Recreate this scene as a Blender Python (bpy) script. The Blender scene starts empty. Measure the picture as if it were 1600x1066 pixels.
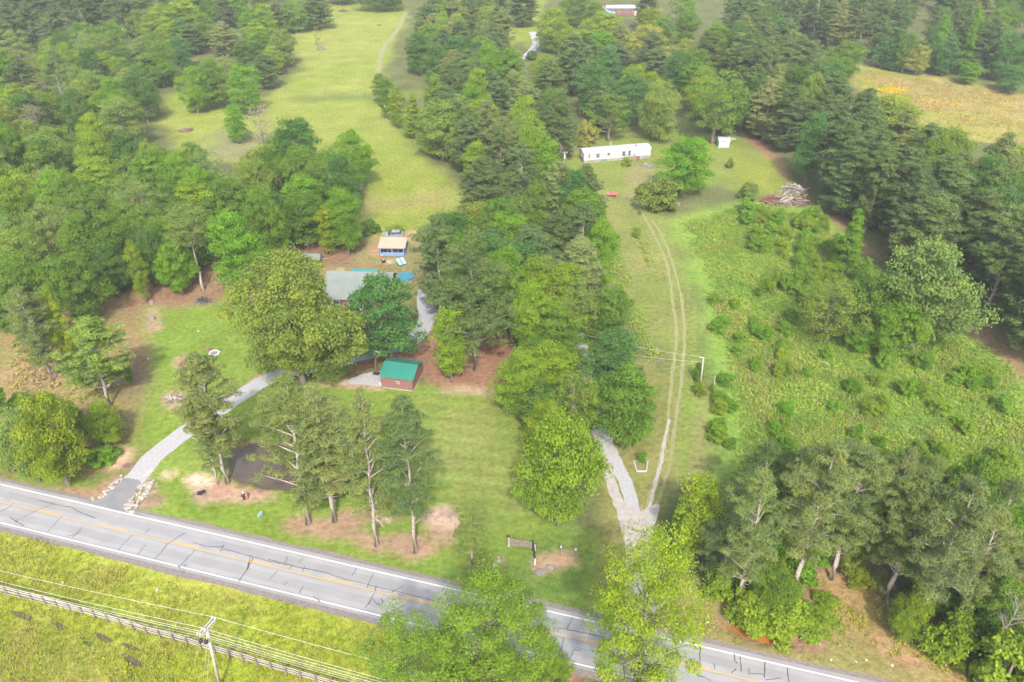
import bpy, bmesh, math, random
import numpy as np
from mathutils import Vector, Matrix
from mathutils.geometry import tessellate_polygon

SC = bpy.context.scene
COL = SC.collection
# ------------------------------------------------------------------ camera
F = 1250.0; TH = math.radians(32.7); CH = 70.0
cam_d = bpy.data.cameras.new('camera'); cam = bpy.data.objects.new('camera', cam_d); COL.objects.link(cam)
cam_d.sensor_width = 36.0; cam_d.lens = 36.0 * F / 1600.0
cam_d.clip_start = 1.0; cam_d.clip_end = 6000.0
cam.location = (0, 0, CH); cam.rotation_euler = (math.radians(90) - TH, 0, 0)
SC.camera = cam
# ------------------------------------------------------------------ sky, sun, exposure
SUN_EL = math.radians(45.0); SUN_TURN = math.radians(5.0)
w = bpy.data.worlds.new("World"); SC.world = w; w.use_nodes = True
nt = w.node_tree; nt.nodes.clear()
sky = nt.nodes.new('ShaderNodeTexSky'); sky.sky_type = 'NISHITA'; sky.sun_disc = False
sky.sun_elevation = SUN_EL; sky.sun_rotation = math.pi - SUN_TURN
sky.air_density = 1.0; sky.dust_density = 4.0; sky.ozone_density = 0.6
bg = nt.nodes.new('ShaderNodeBackground'); bg.inputs['Strength'].default_value = 0.15
ow = nt.nodes.new('ShaderNodeOutputWorld')
nt.links.new(sky.outputs[0], bg.inputs[0]); nt.links.new(bg.outputs[0], ow.inputs[0])
sd = bpy.data.lights.new('sun', 'SUN'); sd.energy = 2.0; sd.angle = math.radians(2.0); sd.color = (1.0, 0.95, 0.86)
so = bpy.data.objects.new('sun', sd); COL.objects.link(so)
so.rotation_euler = (math.radians(90) - SUN_EL, 0, SUN_TURN)
so.location = (0, -40, 200)
SC.view_settings.view_transform = 'Standard'; SC.view_settings.look = 'None'
SC.view_settings.gamma = 1.0; SC.view_settings.use_curve_mapping = False
SC.view_settings.exposure = 1.86
try:
    SC.render.engine = 'CYCLES'
    SC.cycles.max_bounces = 6; SC.cycles.diffuse_bounces = 5; SC.cycles.transmission_bounces = 4
    SC.cycles.volume_bounces = 0
    SC.cycles.use_denoising = True
except Exception:
    pass

RNG = np.random.default_rng(7)
random.seed(7)

# ------------------------------------------------------------------ photo pixel -> place
ST, CT = math.sin(TH), math.cos(TH)
def GZ(px, py, z=0.0):
    u = (px - 800.0) / F; v = (py - 533.0) / F
    t = (CH - z) / (ST + CT * v)
    return Vector((u * t, (CT - ST * v) * t, z))
def G(px, py): return GZ(px, py, 0.0)
def PXM(py): return (py + 269.5) * CT / CH          # pixels per metre across at ground row py
def height_at(bx, by, ty):
    p = G(bx, by)
    d1 = p.y * CT + CH * ST; a = -p.y * ST + CH * CT      # depth, down at ground
    v = (ty - 533.0) / F
    # v*(d1 - z*ST) = a - z*CT
    return (a - v * d1) / (CT - v * ST)

# ------------------------------------------------------------------ numpy noise
def _hash(ix, iy, seed):
    n = (ix * 374761393 + iy * 668265263 + seed * 974711) & 0x7fffffff
    n = ((n ^ (n >> 13)) * 1274126177) & 0x7fffffff
    n = n ^ (n >> 16)
    return (n & 0xffff) / 65535.0
def vnoise(x, y, seed=0):
    x = np.asarray(x, float); y = np.asarray(y, float)
    ix = np.floor(x).astype(np.int64); iy = np.floor(y).astype(np.int64)
    fx = x - ix; fy = y - iy
    fx = fx * fx * (3 - 2 * fx); fy = fy * fy * (3 - 2 * fy)
    a = _hash(ix, iy, seed); b = _hash(ix + 1, iy, seed); c = _hash(ix, iy + 1, seed); d = _hash(ix + 1, iy + 1, seed)
    return a + (b - a) * fx + (c - a) * fy + (a - b - c + d) * fx * fy
def fbm(x, y, sc, seed=0, o=4):
    r = 0; amp = 0.5; tot = 0; x = np.asarray(x, float); y = np.asarray(y, float)
    for i in range(o):
        r = r + amp * vnoise(x / sc + 31.7 * i, y / sc - 17.3 * i, seed + i); tot += amp; amp *= .5; sc *= .5
    return r / tot

# ------------------------------------------------------------------ materials
def newmat(name):
    m = bpy.data.materials.new(name); m.use_nodes = True
    n = m.node_tree; n.nodes.clear()
    return m, n
def N(n, t, **k):
    nd = n.nodes.new(t)
    for a, b in k.items(): setattr(nd, a, b)
    return nd
def noise_fac(n, scale, detail=4, rough=.6, coord='Object'):
    tc = N(n, 'ShaderNodeTexCoord'); t = N(n, 'ShaderNodeTexNoise')
    t.inputs['Scale'].default_value = scale; t.inputs['Detail'].default_value = detail; t.inputs['Roughness'].default_value = rough
    n.links.new(tc.outputs[coord], t.inputs['Vector'])
    return t.outputs['Fac']
def ramp(n, fac, a, b, lo=.3, hi=.7):
    r = N(n, 'ShaderNodeMapRange'); r.inputs[1].default_value = lo; r.inputs[2].default_value = hi
    r.inputs[3].default_value = a; r.inputs[4].default_value = b
    n.links.new(fac, r.inputs[0]); return r.outputs[0]
def mul(n, a, b):
    m = N(n, 'ShaderNodeMath', operation='MULTIPLY')
    for i, q in enumerate((a, b)):
        if isinstance(q, (int, float)): m.inputs[i].default_value = q
        else: n.links.new(q, m.inputs[i])
    return m.outputs[0]
def scale_col(n, col, fac):
    v = N(n, 'ShaderNodeVectorMath', operation='SCALE')
    n.links.new(col, v.inputs[0]); n.links.new(fac, v.inputs['Scale']); return v.outputs[0]
def mixc(n, fac, a, b):
    m = N(n, 'ShaderNodeMix', data_type='RGBA')
    for s, q in ((0, fac), (6, a), (7, b)):
        if isinstance(q, (int, float)): m.inputs[s].default_value = q
        elif isinstance(q, tuple): m.inputs[s].default_value = (*q, 1)
        else: n.links.new(q, m.inputs[s])
    return m.outputs[2]
FULL = ('grey_asphalt', 'dark_asphalt', 'gritty_shoulder', 'grey_gravel', 'pale_gravel', 'earth_rut', 'sandy_soil', 'black_crack_sealer', 'pine_bark', 'blue_paint', 'brown_siding')
def simple(name, c1, c2=None, scale=1.5, rough=.75, metal=0.0, bump=0.0, bscale=20, spec=.3, detail=4, lo=.35, hi=.65):
    m, n = newmat(name)
    p = N(n, 'ShaderNodeBsdfPrincipled'); o = N(n, 'ShaderNodeOutputMaterial')
    p.inputs['Roughness'].default_value = rough; p.inputs['Metallic'].default_value = metal
    p.inputs['Specular IOR Level'].default_value = spec
    c2 = c2 or tuple(v * .8 for v in c1)
    k_ = .88 if name in FULL else .54
    c1 = tuple(v * k_ for v in c1); c2 = tuple(v * k_ for v in c2)
    f = ramp(n, noise_fac(n, scale, detail), 0, 1, lo, hi)
    n.links.new(mixc(n, f, c1, c2), p.inputs['Base Color'])
    if bump:
        b = N(n, 'ShaderNodeBump'); b.inputs['Strength'].default_value = bump; b.inputs['Distance'].default_value = .05
        n.links.new(noise_fac(n, bscale, 3), b.inputs['Height']); n.links.new(b.outputs[0], p.inputs['Normal'])
    n.links.new(p.outputs[0], o.inputs[0])
    return m
def leaf_mat(name, transl=.3, use_obj=True):
    m, n = newmat(name)
    o = N(n, 'ShaderNodeOutputMaterial')
    at = N(n, 'ShaderNodeAttribute', attribute_name='tone')
    oi = N(n, 'ShaderNodeObjectInfo')
    if use_obj: base = oi.outputs['Color']
    else:
        ac = N(n, 'ShaderNodeAttribute', attribute_name='Col'); base = ac.outputs['Color']
    # tone -1..1 : lighter and yellower new leaves against older darker ones
    warm = N(n, 'ShaderNodeVectorMath', operation='MULTIPLY'); n.links.new(base, warm.inputs[0]); warm.inputs[1].default_value = (1.36, 1.26, .9)
    cool = N(n, 'ShaderNodeVectorMath', operation='MULTIPLY'); n.links.new(base, cool.inputs[0]); cool.inputs[1].default_value = (.7, .8, .85)
    f = N(n, 'ShaderNodeMapRange'); f.inputs[1].default_value = -1; f.inputs[2].default_value = 1
    n.links.new(at.outputs['Fac'], f.inputs[0])
    c = mixc(n, f.outputs[0], cool.outputs[0], warm.outputs[0])
    d = N(n, 'ShaderNodeBsdfDiffuse'); t = N(n, 'ShaderNodeBsdfTranslucent')
    n.links.new(c, d.inputs[0])
    tc = N(n, 'ShaderNodeVectorMath', operation='MULTIPLY'); n.links.new(c, tc.inputs[0]); tc.inputs[1].default_value = (1.15, 1.15, .7)
    n.links.new(tc.outputs[0], t.inputs[0])
    mx = N(n, 'ShaderNodeMixShader'); mx.inputs[0].default_value = transl
    n.links.new(d.outputs[0], mx.inputs[1]); n.links.new(t.outputs[0], mx.inputs[2]); n.links.new(mx.outputs[0], o.inputs[0])
    return m

M = {}
M['leaf'] = leaf_mat('leaf', .56)
M['needle'] = leaf_mat('needle', .5)
M['weed'] = leaf_mat('weed', .35, False)
M['bark'] = simple('bark', (.30, .26, .22), (.17, .14, .12), 3, .9, bump=.5)
M['pinebark'] = simple('pine_bark', (.33, .295, .27), (.21, .17, .15), 3, .9, bump=.5)
M['deadwood'] = simple('dead_wood', (.52, .48, .44), (.33, .29, .26), 3, .9)
M['twig'] = simple('grey_twigs', (.30, .25, .22), (.2, .16, .14), 3, .9)
M['redtwig'] = simple('red_brown_brush', (.27, .12, .08), (.2, .10, .07), 3, .9)
M['white'] = simple('white_paint', (.58, .59, .60), (.48, .49, .49), 1.5, .5)
M['whiteroof'] = simple('white_metal_roof', (.60, .60, .60), (.44, .38, .34), .6, .5, lo=.5, hi=.85)
M['skirt'] = simple('weathered_skirting', (.36, .35, .33), (.28, .25, .22), .8, .7)
M['dark'] = simple('dark_recess', (.03, .03, .035), (.045, .045, .05), 2, .6)
M['glass'] = simple('window_glass', (.10, .13, .16), (.07, .09, .11), 1, .12, spec=.6)
M['greenroof'] = simple('green_metal_roof', (.02, .20, .15), (.03, .225, .17), .5, .4, spec=.5)
M['brownwall'] = simple('brown_siding', (.17, .085, .07), (.14, .07, .06), 2, .7)
M['greyroof'] = simple('grey_green_roof', (.235, .27, .24), (.20, .23, .205), .7, .6)
M['tanroof'] = simple('tan_metal_roof', (.55, .40, .29), (.48, .34, .25), .7, .5)
M['blue'] = simple('blue_paint', (.10, .2, .5), (.13, .23, .5), 1.5, .6)
M['wood'] = simple('weathered_wood', (.34, .28, .24), (.22, .17, .15), 4, .85)
M['deck'] = simple('deck_wood', (.32, .17, .11), (.24, .13, .09), 4, .8)
M['rail'] = simple('grey_fence_rail', (.52, .49, .47), (.38, .33, .32), 3, .8)
M['post'] = simple('brown_fence_post', (.30, .23, .19), (.22, .17, .14), 3, .85)
M['pole'] = simple('pale_pole_wood', (.55, .5, .42), (.42, .37, .3), 3, .8)
M['wire'] = simple('aluminium_wire', (.72, .73, .72), (.65, .65, .64), 3, .5)
M['steel'] = simple('steel', (.5, .52, .54), (.42, .43, .45), 3, .4, metal=.4)
M['rock'] = simple('pale_rock', (0.450, 0.413, 0.375), (0.285, 0.240, 0.203), 2.2, .85, bump=.6, bscale=8)
M['greyrock'] = simple('grey_rock', (0.294, 0.266, 0.266), (0.189, 0.161, 0.154), 2.5, .9, bump=.6, bscale=8)
M['teal'] = simple('teal_cover', (.03, .28, .27), (.05, .32, .3), 1, .5)
M['poolblue'] = simple('pool_blue', (.03, .22, .30), (.05, .26, .33), 1, .3)
M['lounge'] = simple('light_blue_cushion', (.35, .62, .75), (.4, .68, .8), 2, .7)
M['navy'] = simple('navy_edge', (.05, .12, .28), (.06, .14, .3), 2, .6)
M['red'] = simple('red_plastic', (.55, .05, .04), (.5, .06, .05), 2, .5)
M['redbench'] = simple('faded_red', (.45, .16, .13), (.38, .15, .13), 2, .7)
M['black'] = simple('black_plastic', (.025, .025, .028), (.04, .04, .045), 2, .5)
M['silver'] = simple('silver_car_paint', (.42, .47, .5), (.40, .44, .47), 1, .25, metal=.3)
M['tyre'] = simple('tyre_rubber', (.02, .02, .02), (.03, .03, .03), 3, .8)
M['tarp'] = simple('grey_green_tarp', (.2, .25, .22), (.16, .2, .18), 1.5, .7)
M['brick'] = simple('brick_red', (.25, .13, .10), (.21, .11, .085), 3, .8)
M['cyan'] = simple('light_blue_siding', (.42, .62, .72), (.5, .68, .76), 1.5, .6)
M['orangepot'] = simple('orange_clay', (.6, .2, .06), (.5, .18, .07), 2, .7)
M['concrete'] = simple('pale_concrete', (0.495, 0.488, 0.465), (0.420, 0.413, 0.390), 2, .8)

# ground materials
def ground_mat():
    m, n = newmat('ground_cover')
    p = N(n, 'ShaderNodeBsdfPrincipled'); o = N(n, 'ShaderNodeOutputMaterial')
    p.inputs['Roughness'].default_value = .95; p.inputs['Specular IOR Level'].default_value = .05
    ac = N(n, 'ShaderNodeAttribute', attribute_name='Col')
    a = noise_fac(n, 9.0, 2, .7); b = noise_fac(n, 1.3, 5, .65); c = noise_fac(n, .16, 3, .5)
    f = mul(n, mul(n, ramp(n, a, .72, 1.28, .3, .7), ramp(n, b, .70, 1.30, .3, .7)), ramp(n, c, .88, 1.12, .3, .7))
    col = scale_col(n, ac.outputs['Color'], f)
    hs = N(n, 'ShaderNodeHueSaturation'); n.links.new(col, hs.inputs['Color'])
    n.links.new(ramp(n, noise_fac(n, .45, 4, .6), .485, .515, .3, .7), hs.inputs['Hue'])
    n.links.new(hs.outputs[0], p.inputs['Base Color'])
    bp = N(n, 'ShaderNodeBump'); bp.inputs['Strength'].default_value = .8; bp.inputs['Distance'].default_value = .25
    n.links.new(b, bp.inputs['Height']); n.links.new(bp.outputs[0], p.inputs['Normal'])
    n.links.new(p.outputs[0], o.inputs[0]); return m
M['ground'] = ground_mat()
M['asphalt'] = simple('grey_asphalt', (.198, .2, .203), (.172, .173, .176), .25, .9, bump=.2, bscale=40, spec=.2)
M['apron'] = simple('dark_asphalt', (0.128, 0.131, 0.134), (0.160, 0.160, 0.160), .5, .9, bump=.2, bscale=40, spec=.2)
M['shoulder'] = simple('gritty_shoulder', (0.161, 0.140, 0.130), (0.118, 0.102, 0.093), 2.5, .95, bump=.4)
M['gravel'] = simple('grey_gravel', (.285, .288, .295), (.215, .214, .215), 3.5, .95, bump=.5, bscale=12, detail=8)
M['palegravel'] = simple('pale_gravel', (.285, .272, .258), (.225, .20, .17), 1.3, .95, bump=.5, bscale=12, detail=8)
M['rut'] = simple('earth_rut', (.185, .172, .09), (.145, .168, .05), .8, .95, bump=.6, bscale=8, detail=8, lo=.4, hi=.62)
M['paintw'] = simple('white_line_paint', (.78, .78, .77), (.62, .62, .61), 3, .7)
M['painty'] = simple('yellow_line_paint', (.66, .42, .12), (.52, .36, .15), 3, .7)
M['seal'] = simple('black_crack_sealer', (0.036, 0.039, 0.042), (0.060, 0.063, 0.066), 3, .6)
M['sand'] = simple('sandy_soil', (0.370, 0.284, 0.205), (0.251, 0.178, 0.112), 1.2, .95, bump=.6, bscale=6, detail=8)
def water_mat(name, col, rough=.06):
    m, n = newmat(name)
    p = N(n, 'ShaderNodeBsdfPrincipled'); o = N(n, 'ShaderNodeOutputMaterial')
    p.inputs['Roughness'].default_value = rough; p.inputs['IOR'].default_value = 1.33
    f = ramp(n, noise_fac(n, .5, 3), 0, 1)
    n.links.new(mixc(n, f, col, tuple(v * .75 for v in col)), p.inputs['Base Color'])
    b = N(n, 'ShaderNodeBump'); b.inputs['Strength'].default_value = .05; b.inputs['Distance'].default_value = .1
    n.links.new(noise_fac(n, 2.0, 2), b.inputs['Height']); n.links.new(b.outputs[0], p.inputs['Normal'])
    n.links.new(p.outputs[0], o.inputs[0]); return m
M['pond'] = water_mat('pond_water', (.075, .060, .046))
M['ditchw'] = water_mat('rusty_ditch_water', (.22, .09, .02), .15)
M['poolw'] = water_mat('pool_water', (.02, .12, .14))

# ------------------------------------------------------------------ object helpers
def link(o): COL.objects.link(o); return o
def tag(o, label, cat, group=None):
    o['label'] = label; o['category'] = cat
    if group: o['group'] = group
    return o
def thing(name, label, cat, loc=(0, 0, 0), rz=0, group=None):
    o = link(bpy.data.objects.new(name, None)); o.location = loc; o.rotation_euler = (0, 0, rz)
    o.empty_display_size = .5
    return tag(o, label, cat, group)
class MB:
    def __init__(s): s.v = []; s.f = []
    def add(s, vs, fs):
        b = len(s.v); s.v += [tuple(v) for v in vs]; s.f += [tuple(b + i for i in f) for f in fs]; return s
    def box(s, c, d, rz=0, rx=0, ry=0, taper=1.0):
        R = Matrix.Rotation(rz, 3, 'Z') @ Matrix.Rotation(ry, 3, 'Y') @ Matrix.Rotation(rx, 3, 'X'); c = Vector(c); vs = []
        for z in (-.5, .5):
            k = taper if z > 0 else 1
            for x, y in ((-.5, -.5), (.5, -.5), (.5, .5), (-.5, .5)):
                vs.append(c + R @ Vector((x * d[0] * k, y * d[1] * k, z * d[2])))
        return s.add(vs, [(3, 2, 1, 0), (4, 5, 6, 7), (0, 1, 5, 4), (1, 2, 6, 5), (2, 3, 7, 6), (3, 0, 4, 7)])
    def tube(s, pts, r, n=6, cap=True):
        pts = [Vector(p) for p in pts]; k = len(pts)
        rs = r if isinstance(r, (list, tuple)) else [r] * k
        b = len(s.v)
        for i, p in enumerate(pts):
            t = (pts[min(i + 1, k - 1)] - pts[max(i - 1, 0)]); t = t.normalized() if t.length > 1e-6 else Vector((0, 0, 1))
            a = t.cross(Vector((0, 0, 1)));
            if a.length < .05: a = t.cross(Vector((1, 0, 0)))
            a.normalize(); c = t.cross(a)
            for j in range(n):
                q = 2 * math.pi * j / n
                s.v.append(tuple(p + (a * math.cos(q) + c * math.sin(q)) * rs[i]))
        for i in range(k - 1):
            for j in range(n):
                s.f.append((b + i * n + j, b + i * n + (j + 1) % n, b + (i + 1) * n + (j + 1) % n, b + (i + 1) * n + j))
        if cap:
            s.f.append(tuple(b + (n - 1 - j) for j in range(n))); s.f.append(tuple(b + (k - 1) * n + j for j in range(n)))
        return s
    def prism(s, poly, z0, z1):
        k = len(poly); vs = [(x, y, z0) for x, y in poly] + [(x, y, z1) for x, y in poly]
        return s.add(vs, [tuple(range(k - 1, -1, -1)), tuple(range(k, 2 * k))] + [(i, (i + 1) % k, k + (i + 1) % k, k + i) for i in range(k)])
    def lathe(s, prof, c=(0, 0, 0), n=16):
        b = len(s.v); k = len(prof)
        for r, z in prof:
            for j in range(n):
                q = 2 * math.pi * j / n; s.v.append((c[0] + r * math.cos(q), c[1] + r * math.sin(q), c[2] + z))
        for i in range(k - 1):
            for j in range(n):
                s.f.append((b + i * n + j, b + i * n + (j + 1) % n, b + (i + 1) * n + (j + 1) % n, b + (i + 1) * n + j))
        s.f.append(tuple(b + (n - 1 - j) for j in range(n))); s.f.append(tuple(b + (k - 1) * n + j for j in range(n)))
        return s
    def build(s, name, mat, parent=None, loc=None, smooth=False):
        me = bpy.data.meshes.new(name); me.from_pydata(s.v, [], s.f); me.materials.append(M[mat] if isinstance(mat, str) else mat)
        if smooth: me.shade_smooth()
        o = link(bpy.data.objects.new(name, me))
        if parent is not None: o.parent = parent
        if loc is not None: o.location = loc
        return o
def np_mesh(name, verts, faces, mat, tone=None, colors=None):
    """verts (n,3); faces (m,k) all the same size"""
    me = bpy.data.meshes.new(name)
    k = faces.shape[1]; m = len(faces)
    me.vertices.add(len(verts)); me.vertices.foreach_set('co', np.asarray(verts, np.float32).ravel())
    me.loops.add(m * k); me.loops.foreach_set('vertex_index', np.asarray(faces, np.int32).ravel())
    me.polygons.add(m); me.polygons.foreach_set('loop_start', np.arange(0, m * k, k, dtype=np.int32))
    me.update(calc_edges=True)
    if tone is not None:
        a = me.attributes.new('tone', 'FLOAT', 'POINT'); a.data.foreach_set('value', np.asarray(tone, np.float32))
    if colors is not None:
        a = me.attributes.new('Col', 'FLOAT_COLOR', 'POINT')
        c4 = np.ones((len(verts), 4), np.float32); c4[:, :3] = colors; a.data.foreach_set('color', c4.ravel())
    me.materials.append(mat)
    return me
def structure(o): o['kind'] = 'structure'; return o
def stuff(o): o['kind'] = 'stuff'; return o

def smooth_path(pts, step=1.0):
    P = [Vector(p) for p in pts]; out = []
    P = [P[0] * 2 - P[1]] + P + [P[-1] * 2 - P[-2]]
    for i in range(1, len(P) - 2):
        a, b, c, d = P[i - 1:i + 3]; k = max(1, int((c - b).length / step))
        for j in range(k):
            t = j / k
            out.append(.5 * ((2 * b) + (c - a) * t + (2 * a - 5 * b + 4 * c - d) * t * t + (3 * b - a - 3 * c + d) * t ** 3))
    out.append(P[-2]); return out
def ribbon(path, wl, wr, z, jit=0.0, seed=1, jscale=1.5):
    """strip between offsets wl (left) and wr (right) of a path; numbers or lists"""
    k = len(path); vs = []; fs = []
    for i, p in enumerate(path):
        t = path[min(i + 1, k - 1)] - path[max(i - 1, 0)]; t.z = 0; t.normalize(); nrm = Vector((-t.y, t.x, 0))
        a = wl[i] if isinstance(wl, (list, tuple)) else wl; b = wr[i] if isinstance(wr, (list, tuple)) else wr
        j1 = (float(fbm(p.x, p.y, jscale, seed, 3)) - .5) * 2 * jit; j2 = (float(fbm(p.x, p.y, jscale, seed + 9, 3)) - .5) * 2 * jit
        vs += [p + nrm * (a + j1), p + nrm * (b + j2)]
    for v in vs: v.z = z
    for i in range(k - 1): fs.append((2 * i, 2 * i + 1, 2 * i + 3, 2 * i + 2))
    return vs, fs
def patch(pxs, z, jit=.4, seed=1, step=.5, world=False):
    P = [Vector(p) for p in pxs] if world else [G(*p) for p in pxs]
    P.append(P[0].copy()); ring = []
    cen = sum(P[:-1], Vector()) / (len(P) - 1)
    sm = []
    Q = P[:-1]; k = len(Q)
    for i in range(k):
        a, b, c, d = Q[i - 1], Q[i], Q[(i + 1) % k], Q[(i + 2) % k]; m = max(1, int((c - b).length / step))
        for j in range(m):
            t = j / m
            sm.append(.5 * ((2 * b) + (c - a) * t + (2 * a - 5 * b + 4 * c - d) * t * t + (3 * b - a - 3 * c + d) * t ** 3))
    for p in sm:
        q = p + (p - cen).normalized() * ((float(fbm(p.x, p.y, 1.6, seed, 4)) - .5) * 2.4 * jit); ring.append(Vector((q.x, q.y, z)))
    tr = tessellate_polygon([ring])
    return ring, [tuple(t) if (ring[t[1]] - ring[t[0]]).cross(ring[t[2]] - ring[t[0]]).z > 0 else tuple(reversed(t)) for t in tr]

# ------------------------------------------------------------------ the ground sheet
def seg_axis(parts):
    a = [parts[0][0]]
    for lo, hi, st in parts:
        n = max(1, int(round((hi - lo) / st))); a += list(np.linspace(lo, hi, n + 1)[1:])
    return np.array(a)
gx = seg_axis([(-1500, -700, 200), (-700, -280, 30), (-280, -90, 1.6), (-90, 90, .5), (90, 280, 1.6), (280, 700, 30), (700, 1500, 200)])
gy = seg_axis([(-600, -40, 80), (-40, 42, 6), (42, 205, .5), (205, 430, 1.2), (430, 640, 10), (640, 1840, 200)])
X, Y = np.meshgrid(gx, gy); XF, YF = X.ravel(), Y.ravel()
n1 = fbm(XF, YF, 5, 3); n2 = fbm(XF, YF, 24, 11); n3 = fbm(XF, YF, 1.6, 21, 3)
def sdist(poly):
    """signed distance to polygon (inside positive), world points"""
    P = np.array([(p.x, p.y) for p in poly]); d = np.full(XF.shape, 1e9); ins = np.zeros(XF.shape, bool)
    for i in range(len(P)):
        a = P[i]; b = P[(i + 1) % len(P)]; e = b - a
        t = np.clip(((XF - a[0]) * e[0] + (YF - a[1]) * e[1]) / (e @ e + 1e-9), 0, 1)
        d = np.minimum(d, np.hypot(XF - a[0] - t * e[0], YF - a[1] - t * e[1]))
        c = ((a[1] > YF) != (b[1] > YF)) & (XF < (b[0] - a[0]) * (YF - a[1]) / (b[1] - a[1] + 1e-12) + a[0]); ins ^= c
    return np.where(ins, d, -d)
colr = np.empty((len(XF), 3)); colr[:] = (.12, .135, .05)
colr *= (.75 + .5 * n1)[:, None]
def lay(pxs, c, soft=1.0, jit=2.5, c2=None, seed=5, strength=1.0):
    global colr
    d = sdist([G(*p) for p in pxs]) + (fbm(XF, YF, 7, seed, 4) - .5) * 2 * jit
    m = np.clip(d / soft * .5 + .5, 0, 1)[:, None] * strength
    cc = np.array(c)[None, :]
    if c2 is not None:
        k = np.clip((n1 * .55 + n2 * .45 - .36) / .28, 0, 1)[:, None]; cc = cc * (1 - k) + np.array(c2)[None, :] * k
    colr = colr * (1 - m) + cc * m
def spot(px, py, rx, ry, c, soft=.8, jit=.8, seed=6, strength=1.0):
    pts = [(px + rx * math.cos(a), py + ry * math.sin(a)) for a in np.linspace(0, 2 * math.pi, 14)[:-1]]
    lay(pts, c, soft, jit, None, seed, strength)
LAWN = (.15, .225, .032); LAWN2 = (.185, .25, .045); PAST = (.195, .245, .04); PAST2 = (.24, .265, .06)
VERGE = (.245, .295, .03); VERGE2 = (.295, .30, .06); OVER = (.165, .27, .045); OVER2 = (.205, .28, .055)
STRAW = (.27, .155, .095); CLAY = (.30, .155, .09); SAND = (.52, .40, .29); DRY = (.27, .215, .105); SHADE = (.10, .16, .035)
# open pasture, left; its broad tone drifts also paint in shading of rolling land
lay([(245, 190), (262, 150), (300, 140), (345, 165), (385, 170), (420, 145), (470, 110), (455, 60), (505, 5), (640, 8), (632, 40), (600, 110), (610, 190), (660, 240), (720, 300), (725, 330), (690, 360), (650, 395), (580, 380), (560, 250), (420, 250), (300, 250)], PAST, 2, 3, PAST2)
lay([(300, 215), (480, 175), (640, 170), (700, 190), (560, 200), (330, 232)], (.215, .25, .05), 5, 4)
lay([(460, 150), (700, 140), (680, 152), (470, 160)], (.15, .19, .045), 3, 2, seed=8)
lay([(320, 240), (350, 205), (420, 215), (400, 255)], (.2, .2, .1), 5, 3, seed=9)
lay([(570, 315), (690, 300), (700, 320), (570, 330)], (.26, .23, .09), 3, 3, seed=4)
# back yard around house and pavilion
lay([(470, 395), (560, 375), (660, 380), (690, 440), (650, 480), (560, 500), (470, 460)], (.185, .185, .06), 2, 2, (.24, .19, .095))
lay([(400, 385), (480, 375), (560, 385), (550, 412), (440, 415)], (.21, .13, .085), 2, 2)
spot(648, 369, 20, 9, (.42, .27, .17)); spot(588, 385, 10, 16, (.33, .22, .13)); spot(608, 409, 9, 3, (.5, .36, .25)); spot(532, 421, 6, 2.5, (.42, .3, .2))
# side lawn (left of house) and straw
lay([(0, 520), (60, 500), (150, 470), (230, 455), (330, 430), (420, 430), (420, 500), (330, 560), (300, 640), (240, 690), (180, 740), (60, 760), (0, 745)], (.245, .185, .085), 2, 2, (.21, .2, .06))
lay([(160, 470), (250, 440), (350, 400), (420, 440), (380, 480), (250, 500)], (.235, .15, .09), 2, 2)
lay([(225, 480), (280, 478), (360, 470), (420, 480), (500, 530), (480, 570), (400, 590), (330, 640), (290, 690), (230, 720), (200, 690), (220, 650), (215, 600), (230, 540)], LAWN, 1.5, 1.5, LAWN2)
lay([(170, 690), (230, 600), (236, 560), (225, 540), (170, 590), (120, 650)], (.20, .135, .085), 2, 2)
lay([(0, 540), (60, 540), (200, 560), (190, 640), (60, 660), (0, 640)], (.275, .20, .10), 2, 3, (.2, .21, .05))
# front lawn
lay([(0, 745), (160, 745), (205, 745), (250, 700), (330, 640), (420, 600), (520, 600), (600, 600), (700, 600), (800, 600), (820, 680), (840, 800), (960, 860), (960, 960), (800, 945), (500, 880), (200, 805), (0, 760)], LAWN, 1.5, 1.5, LAWN2)
lay([(660, 620), (800, 620), (830, 720), (800, 800), (720, 800), (650, 740)], (.172, .225, .05), 4, 3, (.20, .228, .065))
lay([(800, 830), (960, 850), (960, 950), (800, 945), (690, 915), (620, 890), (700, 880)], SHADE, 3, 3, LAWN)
lay([(230, 745), (290, 800), (420, 840), (600, 885), (470, 850), (400, 790), (300, 770)], (.15, .225, .03), 2, 2)
# bare soil
lay([(180, 742), (206, 746), (160, 786), (70, 770), (90, 760), (140, 762)], (.29, .185, .115), .8, .8)
lay([(170, 715), (192, 700), (210, 702), (200, 730), (170, 735)], (.48, .34, .22), .8, .8); spot(200, 728, 9, 5, (.25, .18, .14))
lay([(232, 745), (250, 770), (255, 790), (225, 795), (204, 798)], (.30, .215, .14), .6, .6); spot(242, 780, 10, 4, (.17, .13, .09))
lay([(300, 744), (330, 742), (350, 752), (420, 765), (430, 778), (380, 786), (330, 786), (315, 792), (305, 775), (290, 755)], (.36, .235, .165), .7, .7)
lay([(288, 748), (308, 741), (335, 748), (330, 763), (306, 764)], SAND, .5, .5)
spot(263, 742, 8, 4, SAND); spot(315, 773, 12, 12, (.33, .24, .17))
for q_ in ((478, 822, 30, 14), (522, 826, 24, 16), (560, 838, 22, 12), (590, 852, 26, 16), (625, 846, 20, 12), (655, 858, 34, 20), (690, 830, 24, 18), (690, 808, 30, 9), (600, 806, 26, 7), (545, 812, 20, 9)):
    spot(*q_, (.31, .205, .135), .9, 1.3, seed=int(q_[0]))
lay([(655, 806), (690, 796), (716, 804), (708, 830), (694, 822), (672, 812)], (.46, .34, .24), .9, 1.5); lay([(588, 803), (615, 803), (610, 815), (590, 815)], SAND, .6, .5)
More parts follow.
